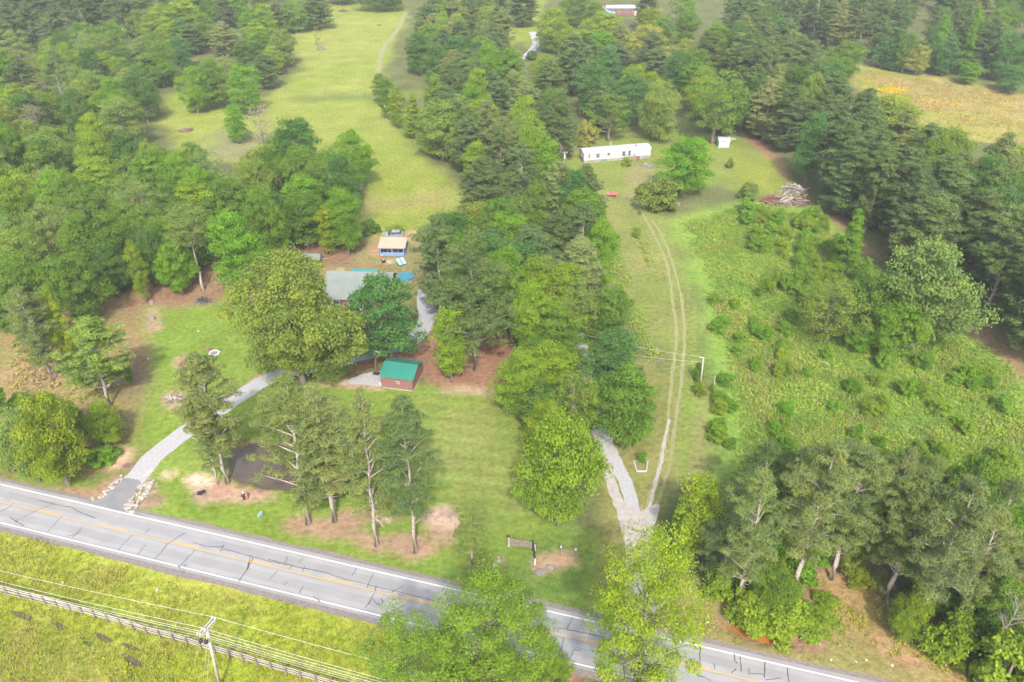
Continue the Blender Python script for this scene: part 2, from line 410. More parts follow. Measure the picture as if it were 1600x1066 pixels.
spot(705, 803, 14, 5, (.2, .15, .12)); spot(778, 879, 6, 10, (.28, .19, .13)); spot(740, 880, 10, 8, (.22, .18, .1))
lay([(832, 868), (870, 862), (895, 858), (902, 880), (850, 896), (838, 900), (830, 885)], (.32, .22, .14), .6, .6)
lay([(640, 520), (700, 500), (800, 520), (800, 610), (770, 618), (730, 618), (690, 610), (655, 590), (600, 560), (560, 590), (540, 590), (560, 560), (640, 545)], STRAW, 1.0, 1.5, (.24, .135, .085))
lay([(683, 608), (700, 602), (740, 600), (780, 612), (775, 622), (720, 618), (690, 618)], (.36, .28, .18), .8, .8)
lay([(500, 596), (540, 594), (595, 606), (600, 612), (540, 606), (500, 602)], (.40, .29, .17), .5, .5)
lay([(380, 605), (400, 588), (440, 572), (446, 578), (410, 595), (385, 615)], (.40, .27, .16), .5, .4)
lay([(270, 675), (310, 648), (318, 652), (285, 672)], (.42, .30, .19), .4, .4)
spot(290, 567, 19, 12, (.32, .24, .15)); spot(274, 623, 20, 14, (.33, .25, .16)); spot(318, 470, 16, 9, (.17, .13, .1)); spot(240, 500, 9, 16, (.34, .25, .16), 1, 2)
# land round the Y drive
lay([(880, 560), (960, 560), (1030, 560), (1060, 640), (1045, 740), (1010, 860), (1000, 940), (940, 940), (940, 800), (920, 680)], (.185, .19, .055), 1.5, 1.5, (.235, .205, .085))
lay([(955, 700), (1000, 690), (1020, 720), (1000, 780), (975, 770)], (.175, .19, .055), 1, 1, (.24, .21, .085))
lay([(870, 250), (910, 260), (990, 260), (1040, 330), (1075, 420), (1090, 560), (1075, 760), (1030, 800), (1030, 560), (960, 480), (910, 380)], (.165, .20, .05), 2, 2, (.215, .215, .07))
lay([(1072, 620), (1120, 600), (1130, 720), (1110, 790), (1075, 790)], (.245, .195, .09), 2, 2)
lay([(1085, 480), (1092, 540), (1088, 640), (1075, 730), (1062, 760), (1058, 740), (1066, 640), (1078, 520)], (.165, .225, .045), .8, .8)
lay([(1020, 355), (1045, 385), (1075, 430), (1088, 490), (1078, 500), (1066, 440), (1040, 395)], (.17, .218, .052), .8, .8)
# mobile home lawn
lay([(815, 60), (840, 110), (825, 140), (835, 190), (860, 240), (880, 262), (900, 290), (1000, 300), (1120, 290), (1180, 310), (1260, 310), (1220, 250), (1160, 215), (1040, 205), (900, 215), (850, 180), (840, 150), (845, 90), (835, 50)], (.155, .205, .045), 1.5, 2, (.185, .22, .05))
lay([(985, 258), (1030, 255), (1010, 300), (990, 320), (975, 280)], (.225, .215, .085), 1.2, 1)
lay([(1158, 203), (1172, 206), (1215, 240), (1238, 284), (1230, 287), (1202, 252), (1172, 222)], (.25, .15, .09), 1, 1)
lay([(1140, 240), (1200, 250), (1225, 295), (1160, 300)], (.2, .235, .04), 3, 3, seed=3)
spot(880, 240, 16, 5, CLAY)
lay([(795, 55), (830, 50), (830, 62), (800, 66)], CLAY, 1, 1); lay([(775, 0), (855, 0), (850, 12), (835, 60), (800, 70), (805, 120), (790, 130)], PAST, 1.5, 1.5)
# overgrown field
lay([(1090, 330), (1180, 310), (1300, 330), (1360, 420), (1500, 510), (1600, 560), (1640, 700), (1640, 900), (1400, 820), (1250, 780), (1100, 760), (1110, 640), (1095, 520), (1075, 420), (1040, 340)], OVER, 2, 2, OVER2)
lay([(1255, 318), (1318, 338), (1378, 402), (1366, 406), (1308, 352)], (.25, .15, .09), 1.2, 1.5); lay([(1480, 480), (1530, 500), (1610, 560), (1600, 590), (1520, 530)], (.25, .16, .09), 1.5, 1.5)
# flower meadow top right
lay([(1240, 80), (1300, 90), (1360, 105), (1480, 122), (1620, 152), (1640, 240), (1500, 215), (1400, 190), (1330, 130)], (.30, .26, .075), 2, 3, (.23, .25, .055))
lay([(1355, 118), (1480, 128), (1620, 155), (1620, 185), (1440, 170)], (.30, .215, .105), 3, 3, seed=14, strength=.7)
lay([(1420, 160), (1470, 160), (1470, 172), (1410, 170)], (.3, .2, .12), 2, 2)
# road verges
lay([(-200, 760), (0, 812), (400, 915), (700, 988), (830, 1020), (830, 1200), (-300, 1200)], VERGE, 1, 1, VERGE2)
lay([(-100, 940), (120, 985), (240, 1040), (250, 1100), (-100, 1080)], (.20, .215, .035), 2, 2, (.27, .24, .075), seed=17)
lay([(1010, 900), (1060, 900), (1180, 960), (1330, 1000), (1500, 1050), (1700, 1120), (1500, 1110), (1030, 990)], (.2, .19, .055), 1, 1, (.24, .205, .085))
lay([(1260, 890), (1330, 880), (1380, 960), (1440, 1010), (1560, 1070), (1600, 1110), (1450, 1060), (1330, 1000), (1250, 970)], (.34, .2, .12), 1.2, 1.5, (.24, .19, .07))
lay([(1110, 965), (1180, 985), (1290, 1005), (1290, 1020), (1180, 1005)], (.25, .16, .1), .7, .6)
spot(890, 1055, 16, 12, (.28, .16, .1))
lawn_d = np.clip(sdist([G(*p) for p in [(560, 610), (800, 605), (830, 720), (840, 830), (700, 870), (650, 760), (600, 700)]]) / 3, 0, 1)
colr *= (1 + .09 * lawn_d * np.sin(YF * 2 * math.pi / 2.6 + XF * .35 + 2 * fbm(XF, YF, 8, 77)))[:, None]
past_d = np.clip(sdist([G(*p) for p in [(430, 160), (500, 20), (620, 20), (600, 180), (690, 280), (690, 350), (570, 350), (560, 230)]]) / 6, 0, 1)
colr *= (1 + .022 * past_d * np.sin(YF * 2 * math.pi / 9 + 5 * fbm(XF, YF, 40, 78)))[:, None]
Zg = np.zeros(len(XF))
POND = [(372, 700), (395, 690), (425, 690), (470, 700), (540, 715), (570, 740), (560, 765), (500, 770), (450, 768), (410, 765), (380, 752), (362, 740), (358, 715)]
dp = sdist([G(*p) for p in POND]) + (fbm(XF, YF, 3.2, 91, 4) - .5) * 3.2; Zg -= .9 * np.clip((dp + .3) / 1.6, 0, 1)
dw = sdist([G(*p) for p in [(1120, 972), (1190, 992), (1245, 1000), (1240, 1010), (1180, 1000)]]); Zg -= .35 * np.clip((dw + .7) / 1.2, 0, 1)
mud = np.clip((dp + .9) / 1.0, 0, 1)[:, None]; colr = colr * (1 - mud) + np.array((.16, .11, .075)) * mud
nx, ny = len(gx), len(gy)
I = (np.arange(ny - 1)[:, None] * nx + np.arange(nx - 1)[None, :]).ravel()
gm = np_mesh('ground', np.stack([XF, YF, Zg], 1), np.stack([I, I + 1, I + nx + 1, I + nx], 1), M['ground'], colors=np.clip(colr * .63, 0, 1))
ground = structure(link(bpy.data.objects.new('ground', gm)))
def ground_color(x, y):
    i = np.clip(np.searchsorted(gx, x), 0, nx - 1); j = np.clip(np.searchsorted(gy, y), 0, ny - 1)
    return colr[j * nx + i]

# ------------------------------------------------------------------ road
cpx = [(59.5, 799), (155, 821), (259, 845.7), (362, 870), (400, 880.6), (478, 897.5), (597, 924.7), (654, 941), (755, 965), (854, 987), (911, 1001), (1087, 1043), (1150, 1056.7)]
cw = np.array([(G(*p).x, G(*p).y) for p in cpx]); cf = np.polyfit(cw[:, 0], cw[:, 1], 2)
def road_y(x): return np.polyval(cf, np.clip(x, -75, 40)) + (x - np.clip(x, -75, 40)) * np.polyval(np.polyder(cf), np.clip(x, -75, 40))
def road_pt(x): return Vector((x, float(road_y(x)), 0))
def offs(pxs):
    o = []
    for p in pxs:
        g = G(*p); s = float(np.polyval(np.polyder(cf), g.x)); o.append((g.y - float(road_y(g.x))) / math.hypot(1, s))
    return sum(o) / len(o)
OT = offs([(0, 755.6), (142, 790), (259, 817), (400, 850), (555, 888), (698, 918), (843, 952.6), (1025, 994), (1200, 1032)])
OB = offs([(0, 816), (181, 861), (285, 887), (400, 916.5), (524, 945), (633, 972.6), (826, 1018), (934, 1043.8)])
xs = np.arange(-330, 300, 2.0); rp = [road_pt(x) for x in xs]
sh = MB(); sh.add(*ribbon(rp, OT + 1.15, OB - 1.15, .004, .28, 3, 2.5)); sh = structure(sh.build('road_shoulder', 'shoulder'))
rd = MB(); rd.add(*ribbon(rp, OT + .55, OB - .45, .010, .05, 4)); road = structure(rd.build('road', 'asphalt'))
def line_on_road(name, o0, wdt, mat, x0=-330, x1=298, parent=road, z=.016, jit=.012):
    m = MB(); m.add(*ribbon([road_pt(x) for x in np.arange(x0, x1 + .01, max(.3, min(2.0, (x1 - x0) / 6)))], o0 + wdt / 2, o0 - wdt / 2, z, jit, 6)); return m.build(name, mat, parent)
line_on_road('edge_line', OT, .17, 'paintw'); line_on_road('edge_line', OB, .15, 'paintw')
OC = offs(cpx)
M['wear'] = simple('grey_asphalt', (.22, .221, .223), (.192, .193, .196), .5, .85, bump=.15, bscale=40)
for o_ in (.5 * (OT + OC) + .85, .5 * (OT + OC) - .85, .5 * (OB + OC) + .85, .5 * (OB + OC) - .85): line_on_road('wheel_wear', o_, .62, 'wear', z=.0135, jit=.22)
line_on_road('centre_line', OC + .0, .13, 'painty')
for px in range(-9, 24):       # broken yellow line beside the solid one
    x = -56.5 + px * 9.3
    d = line_on_road('centre_dash', OC + .22, .13, 'painty', x - 1.6, x + 1.6)
CR = [  # sealed cracks, traced on the asphalt
 [(60, 782), (80, 787), (110, 793), (130, 803), (150, 810)], [(0, 800), (12, 794), (22, 786)], [(22, 816), (40, 806), (62, 796), (86, 787)], [(38, 822), (20, 812), (16, 808)], [(74, 832), (86, 818), (98, 807)], [(104, 838), (118, 836), (128, 830)], [(112, 842), (128, 824)],
 [(184, 860), (206, 837)], [(214, 867), (228, 852)], [(226, 834), (234, 826)], [(242, 875), (262, 850), (290, 832)], [(282, 884), (304, 860)], [(302, 848), (320, 854), (346, 855), (350, 852), (344, 862), (350, 858), (380, 866), (400, 872), (425, 878), (450, 883)], [(372, 910), (388, 888), (395, 872)], [(390, 880), (386, 890), (392, 868)],
 [(418, 873), (440, 880), (470, 888), (500, 893), (540, 905), (580, 915), (620, 924), (655, 933), (700, 944)], [(422, 906), (433, 892)], [(443, 915), (450, 909)], [(468, 927), (474, 916)], [(500, 940), (490, 932)], [(452, 890), (456, 885)], [(472, 895), (476, 885)], [(445, 880), (450, 870)], [(466, 880), (474, 872)], [(550, 900), (557, 888)], [(573, 919), (583, 898)], [(570, 951), (586, 926), (588, 915)], [(575, 945), (582, 936), (592, 946), (598, 940), (595, 935)], [(612, 926), (620, 921), (630, 917)], [(621, 952), (632, 944)],
 [(690, 925), (694, 918)], [(886, 983), (894, 966)], [(872, 981), (895, 986), (924, 991), (945, 997)], [(875, 1025), (880, 1002), (880, 996)], [(892, 1027), (897, 1015), (908, 1018)], [(868, 1020), (875, 1022)], [(923, 992), (924, 978)],
 [(1093, 1042), (1094, 1010)], [(1088, 1044), (1089, 1056), (1100, 1058), (1110, 1064)], [(1147, 1022), (1148, 1032), (1152, 1038)], [(1156, 1026), (1158, 1050)], [(1117, 1047), (1116, 1037)], [(1196, 1034), (1194, 1060)], [(1170, 1055), (1170, 1045)], [(1170, 1053), (1192, 1054)], [(1230, 1042), (1232, 1066), (1230, 1072)], [(1195, 1063), (1220, 1060)], [(1143, 1052), (1150, 1046)]]
for i, c in enumerate(CR):
    P = []
    for a, b in zip(c, c[1:]):
        for t in np.arange(0, 1, .2):
            P.append(G(a[0] + (b[0] - a[0]) * t + random.uniform(-.6, .6), a[1] + (b[1] - a[1]) * t + random.uniform(-.6, .6)))
    P.append(G(*c[-1])); m = MB(); m.add(*ribbon(P, .038, -.038, .021 + .0004 * i, .035, i, .5)); m.build('crack', 'seal', road)

# apron and drives
def flat(name, mat, vf, kind='structure'):
    m = MB(); m.add(*vf); o = m.build(name, mat); o['kind'] = kind; return o
ap = flat('driveway_apron', 'apron', patch([(192, 748), (178, 762), (163, 776), (146, 783.5), (122, 781), (160, 792), (204, 803), (232, 808), (210, 799), (201, 790), (205, 779), (212, 768), (219.6, 752)], .014, .06, 3))
path = smooth_path([G(*p) for p in [(203, 756), (222, 735), (243, 712), (270, 690), (300, 668), (335, 645), (370, 622), (410, 597), (455, 580), (500, 572), (545, 560), (590, 549), (635, 535), (660, 515), (668, 490), (664, 470), (668, 452)]], .7)
flat('gravel_driveway', 'gravel', ribbon(path, 1.5, -1.5, .006, .22, 5, 2.5))
flat('parking_pad', 'gravel', patch([(548, 590), (575, 584), (600, 580), (606, 592), (598, 604), (575, 602), (548, 599)], .005, .5, 9))
mg = MB(); mg.add(*patch([(222, 744), (234, 734), (239, 731), (238, 737), (230, 743), (223, 746)], .020, .1, 2)); o = mg.build('concrete_spill', 'concrete'); structure(o)
J = flat('gravel_junction', 'palegravel', patch([(965, 790), (985, 786), (1000, 800), (1008, 795), (1030, 790), (1020, 830), (1013, 870), (1010, 910), (1018, 935), (1024, 958), (985, 952), (975, 930), (978, 900), (976, 860)], .009, .35, 12))
def rutstrip(name, mat, pxs, wd, z, jit=.3, s=1):
    return flat(name, mat, ribbon(smooth_path([G(*p) for p in pxs], .5), wd / 2, -wd / 2, z, jit, s, 1.0))
rutstrip('gravel_track', 'palegravel', [(898, 522), (905, 545), (915, 600), (928, 655), (937, 690), (949, 735), (962, 773), (972, 800), (982, 830)], 1.3, .006, .3, 2)
rutstrip('gravel_track', 'gravel', [(902, 522), (912, 548), (925, 605), (939, 669), (957, 712), (972, 740), (985, 780), (992, 815)], 1.7, .007, .35, 5)
rutstrip('wheel_rut', 'rut', [(1006, 810), (1015, 773), (1025, 748), (1034, 707), (1043, 672), (1046, 629), (1051, 583), (1057, 520), (1053, 488), (1043, 417), (1023, 369), (1008, 341), (997, 321), (990, 300)], .5, .006, .25, 7)
rutstrip('wheel_rut', 'rut', [(1018, 810), (1030, 778), (1043, 738), (1049, 707), (1054, 677), (1059, 634), (1066, 583), (1070, 520), (1067, 488), (1064, 462), (1051, 412), (1035, 369), (1018, 344)], .5, .006, .25, 9)
rutstrip('wheel_rut', 'palegravel', [(1012, 800), (1022, 762), (1033, 722), (1038, 690), (1046, 655)], .4, .010, .22, 19)
rutstrip('farm_track', 'rut', [(634, 20), (620, 48), (605, 66), (596, 84), (590, 114)], 1.9, .006, .5, 4)
rutstrip('gravel_lane', 'gravel', [(832, 50), (838, 66), (832, 78), (818, 90), (800, 98), (775, 112), (750, 130)], 3.0, .006, .5, 6)
# pond, ditch, wet streaks
pw = [G(*p) for p in [(365, 700), (395, 684), (425, 684), (470, 694), (545, 708), (580, 740), (565, 772), (500, 776), (450, 774), (405, 771), (372, 757), (352, 742), (350, 712)]]
flat('pond_water', 'pond', patch([(p.x, p.y, 0) for p in pw], -.32, .1, 2, world=True))
flat('ditch_water', 'ditchw', patch([(1125, 972), (1160, 980), (1200, 990), (1225, 995), (1240, 1002), (1215, 1006), (1180, 998), (1150, 988)], -.16, .15, 3))
for q in [[(14, 955), (30, 956), (55, 966), (50, 972), (30, 966)], [(80, 972), (92, 973), (108, 983), (96, 984)], [(150, 990), (165, 992), (178, 1003), (160, 1004)], [(130, 1002), (146, 1004), (142, 1010), (126, 1007)], [(190, 1005), (205, 1008), (225, 1018), (205, 1015)], [(190, 1022), (215, 1030), (225, 1042), (205, 1040)]]:
    flat('boggy_water', 'pond', patch(q, .012, .35, 8))

# ================================================================== trees and plants
TINT = {'mid': (.118, .205, .038), 'dark': (.082, .160, .042), 'teal': (.085, .182, .058), 'lime': (.178, .262, .032), 'yellow': (.208, .272, .030),
        'olive': (.168, .232, .055), 'pale': (.165, .232, .072), 'pine': (.104, .155, .062), 'pineo': (.163, .203, .080), 'grey': (.22, .21, .14),
        'peach': (.25, .265, .08), 'gold': (.225, .275, .060), 'green': (.128, .248, .028), 'sapling': (.150, .268, .034), 'leafy': (.155, .235, .036), 'twig': (.28, .25, .22), 'rust': (.26, .13, .06)}
TW = {'sapling': 'fresh lime green', 'mid': 'mid green', 'dark': 'dark green', 'teal': 'bluish green', 'lime': 'bright lime green', 'yellow': 'yellow-green', 'olive': 'olive green', 'pale': 'pale green',
      'pine': 'dark', 'pineo': 'olive green', 'grey': 'grey-brown', 'peach': 'peach-tinted', 'gold': 'golden green', 'green': 'fresh green', 'rust': 'rusty brown'}
def unit(n, rng):
    v = rng.normal(size=(n, 3)); return v / np.linalg.norm(v, axis=1)[:, None]
def leaf_cards(clumps, per, size, rng, up=.35, rnd=.75, needle=False):
    """leaf-sized faces spread over and through each clump; returns verts, faces, tone"""
    VS = []; TN = []
    for (c, r, tn) in clumps:
        n = max(6, int(per * rng.uniform(.75, 1.25)))
        u = unit(n, rng); u[:, 2] = np.where(u[:, 2] < -.25, -u[:, 2] * .6, u[:, 2])
        rad = np.clip(rng.normal(.88, .2, n), .15, 1.25)[:, None]
        P = np.array(c) + u * np.array(r) * rad
        nr = u * .75 + np.array([0, 0, up]) + unit(n, rng) * rnd; nr /= np.linalg.norm(nr, axis=1)[:, None]
        if needle:
            t = u * .8 + unit(n, rng) * .7 + np.array([0, 0, .25])
        else: t = unit(n, rng)
        t -= nr * (t * nr).sum(1)[:, None]; t /= np.linalg.norm(t, axis=1)[:, None] + 1e-9
        b = np.cross(nr, t); s = (size * rng.uniform(.6, 1.35, n))[:, None]
        if needle: VS.append(np.stack([P - t * s * .55 + b * s * .17, P - t * s * .55 - b * s * .17, P + t * s * .75 + 0 * b], 1))
        else: VS.append(np.stack([P - t * s * .62, P - b * s * .42, P + t * s * .62 + nr * s * .1, P + b * s * .42], 1))
        TN.append(np.clip(tn + rng.normal(0, .38, n), -1, 1))
    V = np.concatenate(VS); k = V.shape[1]; T = np.repeat(np.concatenate(TN), k)
    return V.reshape(-1, 3), np.arange(len(V) * k).reshape(-1, k), T
def limbs_mesh(name, H, trunk_top, r0, ends, rng, mat, lean=(0, 0), twigs=0, z_first=.25, curve=.12):
    m = MB()
    def tp(z):
        q = z / max(H, .1); return Vector((lean[0] * q * q + .12 * math.sin(z * .9), lean[1] * q * q + .12 * math.cos(z * .7), z))
    zs = np.linspace(-.25, trunk_top, 8)
    m.tube([tp(z) for z in zs], [r0 * (1.45 if i == 0 else 1.12 if i == 1 else 1) * (1 - .82 * max(0, z) / max(trunk_top, .1)) for i, z in enumerate(zs)], 7)
    for e in ends:
        e = Vector(e); z0 = max(trunk_top * z_first, min(trunk_top * .97, e.z - (Vector((e.x, e.y, 0)).length) * rng.uniform(.35, .7)))
        a = tp(z0); q = (a + e) / 2 + Vector((rng.uniform(-1, 1), rng.uniform(-1, 1), rng.uniform(.2, 1.2))) * (e - a).length * curve
        ra = r0 * .42 * (1 - .6 * z0 / trunk_top)
        m.tube([a, q, e], [ra, ra * .65, ra * .2], 5, False)
        for _ in range(twigs):
            t = rng.uniform(.35, 1); p = a.lerp(e, t); d = (e - a).normalized() * .6 + Vector(rng.normal(size=3)) * .55 + Vector((0, 0, .35))
            L = (e - a).length * rng.uniform(.25, .5)
            p2 = p + d.normalized() * L * .5 + Vector(rng.normal(size=3)) * L * .08; p3 = p2 + (d.normalized() + Vector(rng.normal(size=3)) * .3) * L * .5
            m.tube([p, p2, p3], [ra * .3, ra * .2, ra * .08], 4, False)
    me = bpy.data.meshes.new(name); me.from_pydata(m.v, [], m.f); me.materials.append(M[mat]); me.shade_smooth(); return me
PROTO = {}
def broad(key, H, D, low, nclump, per, leaf, seed, shape='dome', cr=.15, tonevar=.32, bark='bark', fill=.62, gap=0.0, show=14, flat_=.8):
    rng = np.random.default_rng(seed); cl = []; ends = []
    z0 = H * low; tries = 0
    lobes = [(rng.uniform(0, 6.28), rng.uniform(.72, 1.18)) for _ in range(5)]
    while len(cl) < nclump and tries < 4000:
        tries += 1
        q = rng.uniform(0, 1); a = rng.uniform(0, 2 * math.pi)
        if shape == 'dome': pr = math.sin(math.pi * min(1, (q * .86 + .14))) ** .55 if q > .12 else .62 + q
        elif shape == 'cone': pr = (1 - q) ** .8 * (.72 + .28 * min(1, q / .12)) + .05
        elif shape == 'oval': pr = math.sin(math.pi * (q * .9 + .07)) ** .7
        else: pr = math.sin(math.pi * (q * .8 + .15)) ** .5
        lb = 1 + .17 * math.sin(a * 2 + lobes[0][0] + q * 2) + .16 * math.sin(a * 3 + lobes[1][0] + q * 5) + .13 * math.sin(q * 9 + lobes[2][0] + a)
        rr = D / 2 * (1 - cr * .9) * pr * lb * (rng.uniform(fill, 1.0) if rng.random() < .8 else rng.uniform(.1, fill))
        z = z0 + (H * (1 - cr * .35) - z0) * q
        c = np.array([rr * math.cos(a), rr * math.sin(a), z]); R = D * cr * rng.uniform(.55, 1.35) * (1 if shape != 'cone' else .55 + .6 * (1 - q))
        if any(np.linalg.norm(c - o[0]) < (.62 + gap) * (R + o[1][0]) * .92 for o in cl): continue
        cl.append((c, np.array([R, R, R * flat_]), rng.normal(0, tonevar)))
    V, Fc, T = leaf_cards(cl, per, leaf, rng)
    cm = np_mesh('crown', V, Fc, M['leaf'], T)
    ends = [tuple(c[0] * np.array([.92, .92, 1]) - np.array([0, 0, c[1][2] * .5])) for c in cl[:show]]
    tm = limbs_mesh('trunk', H, H * .72, D * .026 + .06, ends, rng, bark)
    PROTO[key] = (H, D, tm, cm)
def pine(key, H, D, low, seed, levels=26, nb=5, puff=52, bark='pinebark', up=.3, top=.25, dead=6, dens=1.0, nl=.52, bare_limb=True):
    rng = np.random.default_rng(seed); cl = []; ends = []; lean = (rng.normal(0, .35), rng.normal(0, .35))
    for i in range(levels):
        q = i / (levels - 1); z = H * (low + (1 - low) * q) * .985
        env = (math.sin(math.pi * (q * .72 + .2)) ** .8) * (1 - top * q ** 4)
        if q > .82: env *= 1 - .55 * (q - .82) / .18
        for b in range(max(3, int(nb * rng.uniform(.6, 1.3)))):
            if rng.random() > dens: continue
            a = rng.uniform(0, 6.283); L = D / 2 * env * rng.uniform(.55, 1.15)
            ex = np.array([math.cos(a) * L, math.sin(a) * L, z + L * up * rng.uniform(.2, 1.2) - .4])
            ends.append(tuple(ex)); tn = rng.normal(0, .3)
            for t in ((1.0, .82, .62, .42) if L > 1.8 else (1.0, .6)):
                p = np.array([0, 0, z - .3]) * (1 - t) + ex * t + rng.normal(0, .28, 3); R = rng.uniform(.42, .8) * (.8 + .05 * D)
                cl.append((p, np.array([R, R, R * .45]), tn + rng.normal(0, .2)))
    V, Fc, T = leaf_cards(cl, puff, nl, rng, up=.5, rnd=.9, needle=True)
    cm = np_mesh('crown', V, Fc, M['needle'], T)
    idx = rng.permutation(len(ends))[:46]
    E = [ends[i] for i in idx]
    for _ in range(dead):
        a = rng.uniform(0, 6.28); L = rng.uniform(.6, 1.9); E.append((math.cos(a) * L, math.sin(a) * L, H * rng.uniform(low * .6, low + .12)))
    tm = limbs_mesh('trunk', H, H * .97, .12 + H * .010, E, rng, bark, lean, z_first=.2, curve=.05)
    PROTO[key] = (H, D, tm, cm)
def dead(key, H, D, seed, nends, twigs, mat='deadwood', trunk=.75, leaves=0, leafs=.28, lowz=.3):
    rng = np.random.default_rng(seed); E = []; cl = []
    for _ in range(nends):
        a = rng.uniform(0, 6.28); q = rng.uniform(lowz, 1); L = D / 2 * rng.uniform(.5, 1) * math.sin(math.pi * (.2 + .7 * q)) ** .6
        E.append((math.cos(a) * L, math.sin(a) * L, H * q)); cl.append((np.array(E[-1]), np.array([D * .12] * 3), rng.normal(0, .2)))
    tm = limbs_mesh('trunk', H, H * trunk, D * .012 + .1, E, rng, mat, twigs=twigs, z_first=.2)
    cm = None
    if leaves:
        V, Fc, T = leaf_cards(cl, leaves, leafs, rng); cm = np_mesh('crown', V, Fc, M['leaf'], T)
    PROTO[key] = (H, D, tm, cm)
broad('O1', 14, 13, .14, 70, 270, .31, 1); broad('O2', 15, 13, .16, 66, 270, .31, 2, cr=.14); broad('O3', 13, 13, .12, 74, 240, .31, 3, cr=.13, tonevar=.4)
broad('OB', 19, 20, .16, 150, 330, .30, 44, cr=.095, tonevar=.36, show=26, flat_=.9)                       # the big oak
broad('V1', 17, 9, .13, 62, 230, .29, 4, 'oval', .17); broad('V2', 17, 8.5, .10, 56, 230, .29, 5, 'oval', .18, tonevar=.4)
broad('C1', 13, 6.5, .07, 62, 160, .27, 6, 'cone', .17); broad('C2', 13, 6, .05, 58, 160, .27, 7, 'cone', .18)
broad('L1', 14, 12, .22, 54, 140, .27, 8, 'dome', .12, gap=.1, show=34, fill=.5); broad('L2', 15, 11, .25, 50, 130, .27, 9, 'x', .12, gap=.1, show=34, fill=.45)
broad('B1', 3, 4.2, .05, 30, 150, .22, 10, 'dome', .16, show=8); broad('B2', 3, 3.6, .03, 26, 150, .22, 12, 'x', .17, show=8)
broad('S1', 20, 9, .52, 46, 170, .28, 13, 'dome', .15, gap=.05, show=26, bark='pinebark')
broad('Y1', 20, 15, .16, 96, 290, .185, 14, 'dome', .10, gap=.08, show=46, fill=.45)
broad('Y2', 20, 15, .12, 135, 330, .19, 15, 'oval', .10, gap=.04, show=46, fill=.5)
pine('P1', 22, 8.5, .33, 20, levels=24, nb=5, dens=.8, puff=80, nl=.36); pine('P2', 22, 8.5, .28, 21, levels=24, nb=5, dens=.75, puff=80, nl=.36); pine('P3', 22, 9.5, .24, 22, levels=22, nb=5, dens=.78, dead=10, puff=80, nl=.36); pine('P4', 20, 11, .28, 23, levels=20, nb=5, dens=.85, top=.5)
pine('N1', 21, 10, .34, 71, levels=22, nb=5, puff=95, dens=.72, nl=.32, top=.3, dead=12); pine('N2', 20, 11, .30, 72, levels=22, nb=5, puff=95, dens=.74, nl=.32, top=.5, dead=12); pine('N3', 20, 9.5, .38, 73, levels=20, nb=5, puff=95, dens=.75, nl=.32, top=.4, dead=12)
pine('F1', 20, 8.5, .18, 24, levels=30, nb=5, puff=40, top=.2); pine('F2', 20, 9.5, .14, 25, levels=28, nb=6, puff=40, top=.45); pine('F3', 18, 9.5, .10, 26, levels=28, nb=6, puff=40, top=.3)
pine('K1', 15, 9, .03, 27, levels=28, nb=7, puff=50, up=.1, top=.6, dead=0, nl=.4)
pine('W1', 20, 14, .24, 28, levels=24, nb=7, dens=.9, puff=70, nl=.4, up=.12, top=.7, dead=12)                             # wide, sparse
dead('D1', 14, 7, 30, 24, 5); dead('D2', 9, 6.5, 31, 34, 8, 'twig', leaves=14, lowz=.2); dead('D3', 13, 12, 32, 46, 9, 'twig', leaves=40, leafs=.3, lowz=.35)
dead('D4', 15, 7, 33, 16, 2, 'deadwood', .95, lowz=.25)
KIND = {'O': ['O1', 'O2', 'O3'], 'V': ['V1', 'V2'], 'C': ['C1', 'C2'], 'L': ['L1', 'L2'], 'B': ['B1', 'B2'], 'P': ['P1', 'P2'], 'Q': ['P3', 'P2'], 'F': ['F1', 'F2', 'F3'], 'H': ['P4', 'F2'], 'N': ['N1', 'N2', 'N3']}
NAME = {'P': 'pine_tree', 'N': 'pine_tree', 'Q': 'pine_tree', 'F': 'pine_tree', 'H': 'pine_tree', 'W': 'pine_tree', 'B': 'bush', 'D': 'bare_tree', 'K': 'cedar_tree', 'V': 'narrow_tree', 'C': 'narrow_tree'}
CATN = {'pine_tree': 'pine', 'bush': 'bush', 'bare_tree': 'bare tree', 'cedar_tree': 'cedar', 'broadleaf_tree': 'tree', 'narrow_tree': 'tree'}
PLACED = []
TR = random.Random(11)
def put_tree(kind, bx, by, ty, wp, tint, label, group=None):
    k0 = kind[0]; key = kind if kind in PROTO else TR.choice(KIND[k0])
    H0, D0, tm, cm = PROTO[key]
    p = G(bx, by); h = max(.5, height_at(bx, by, ty)); s_mid = PXM(by) * 1.05; d = wp / s_mid
    nm = NAME.get(k0, 'broadleaf_tree')
    r = thing(nm, label, CATN[nm], p, TR.uniform(0, 6.283), group); r.scale = (d / D0, d / D0, h / H0)
    t = link(bpy.data.objects.new('trunk', tm)); t.parent = r
    if cm is not None:
        c = link(bpy.data.objects.new('crown', cm)); c.parent = r
        q = TINT[tint]; j = TR.uniform(.9, 1.1); c.color = (q[0] * j * TR.uniform(.93, 1.07), q[1] * j, q[2] * j * TR.uniform(.9, 1.1), 1)
    PLACED.append((bx, by, ty, wp, p.x, p.y, d)); return r

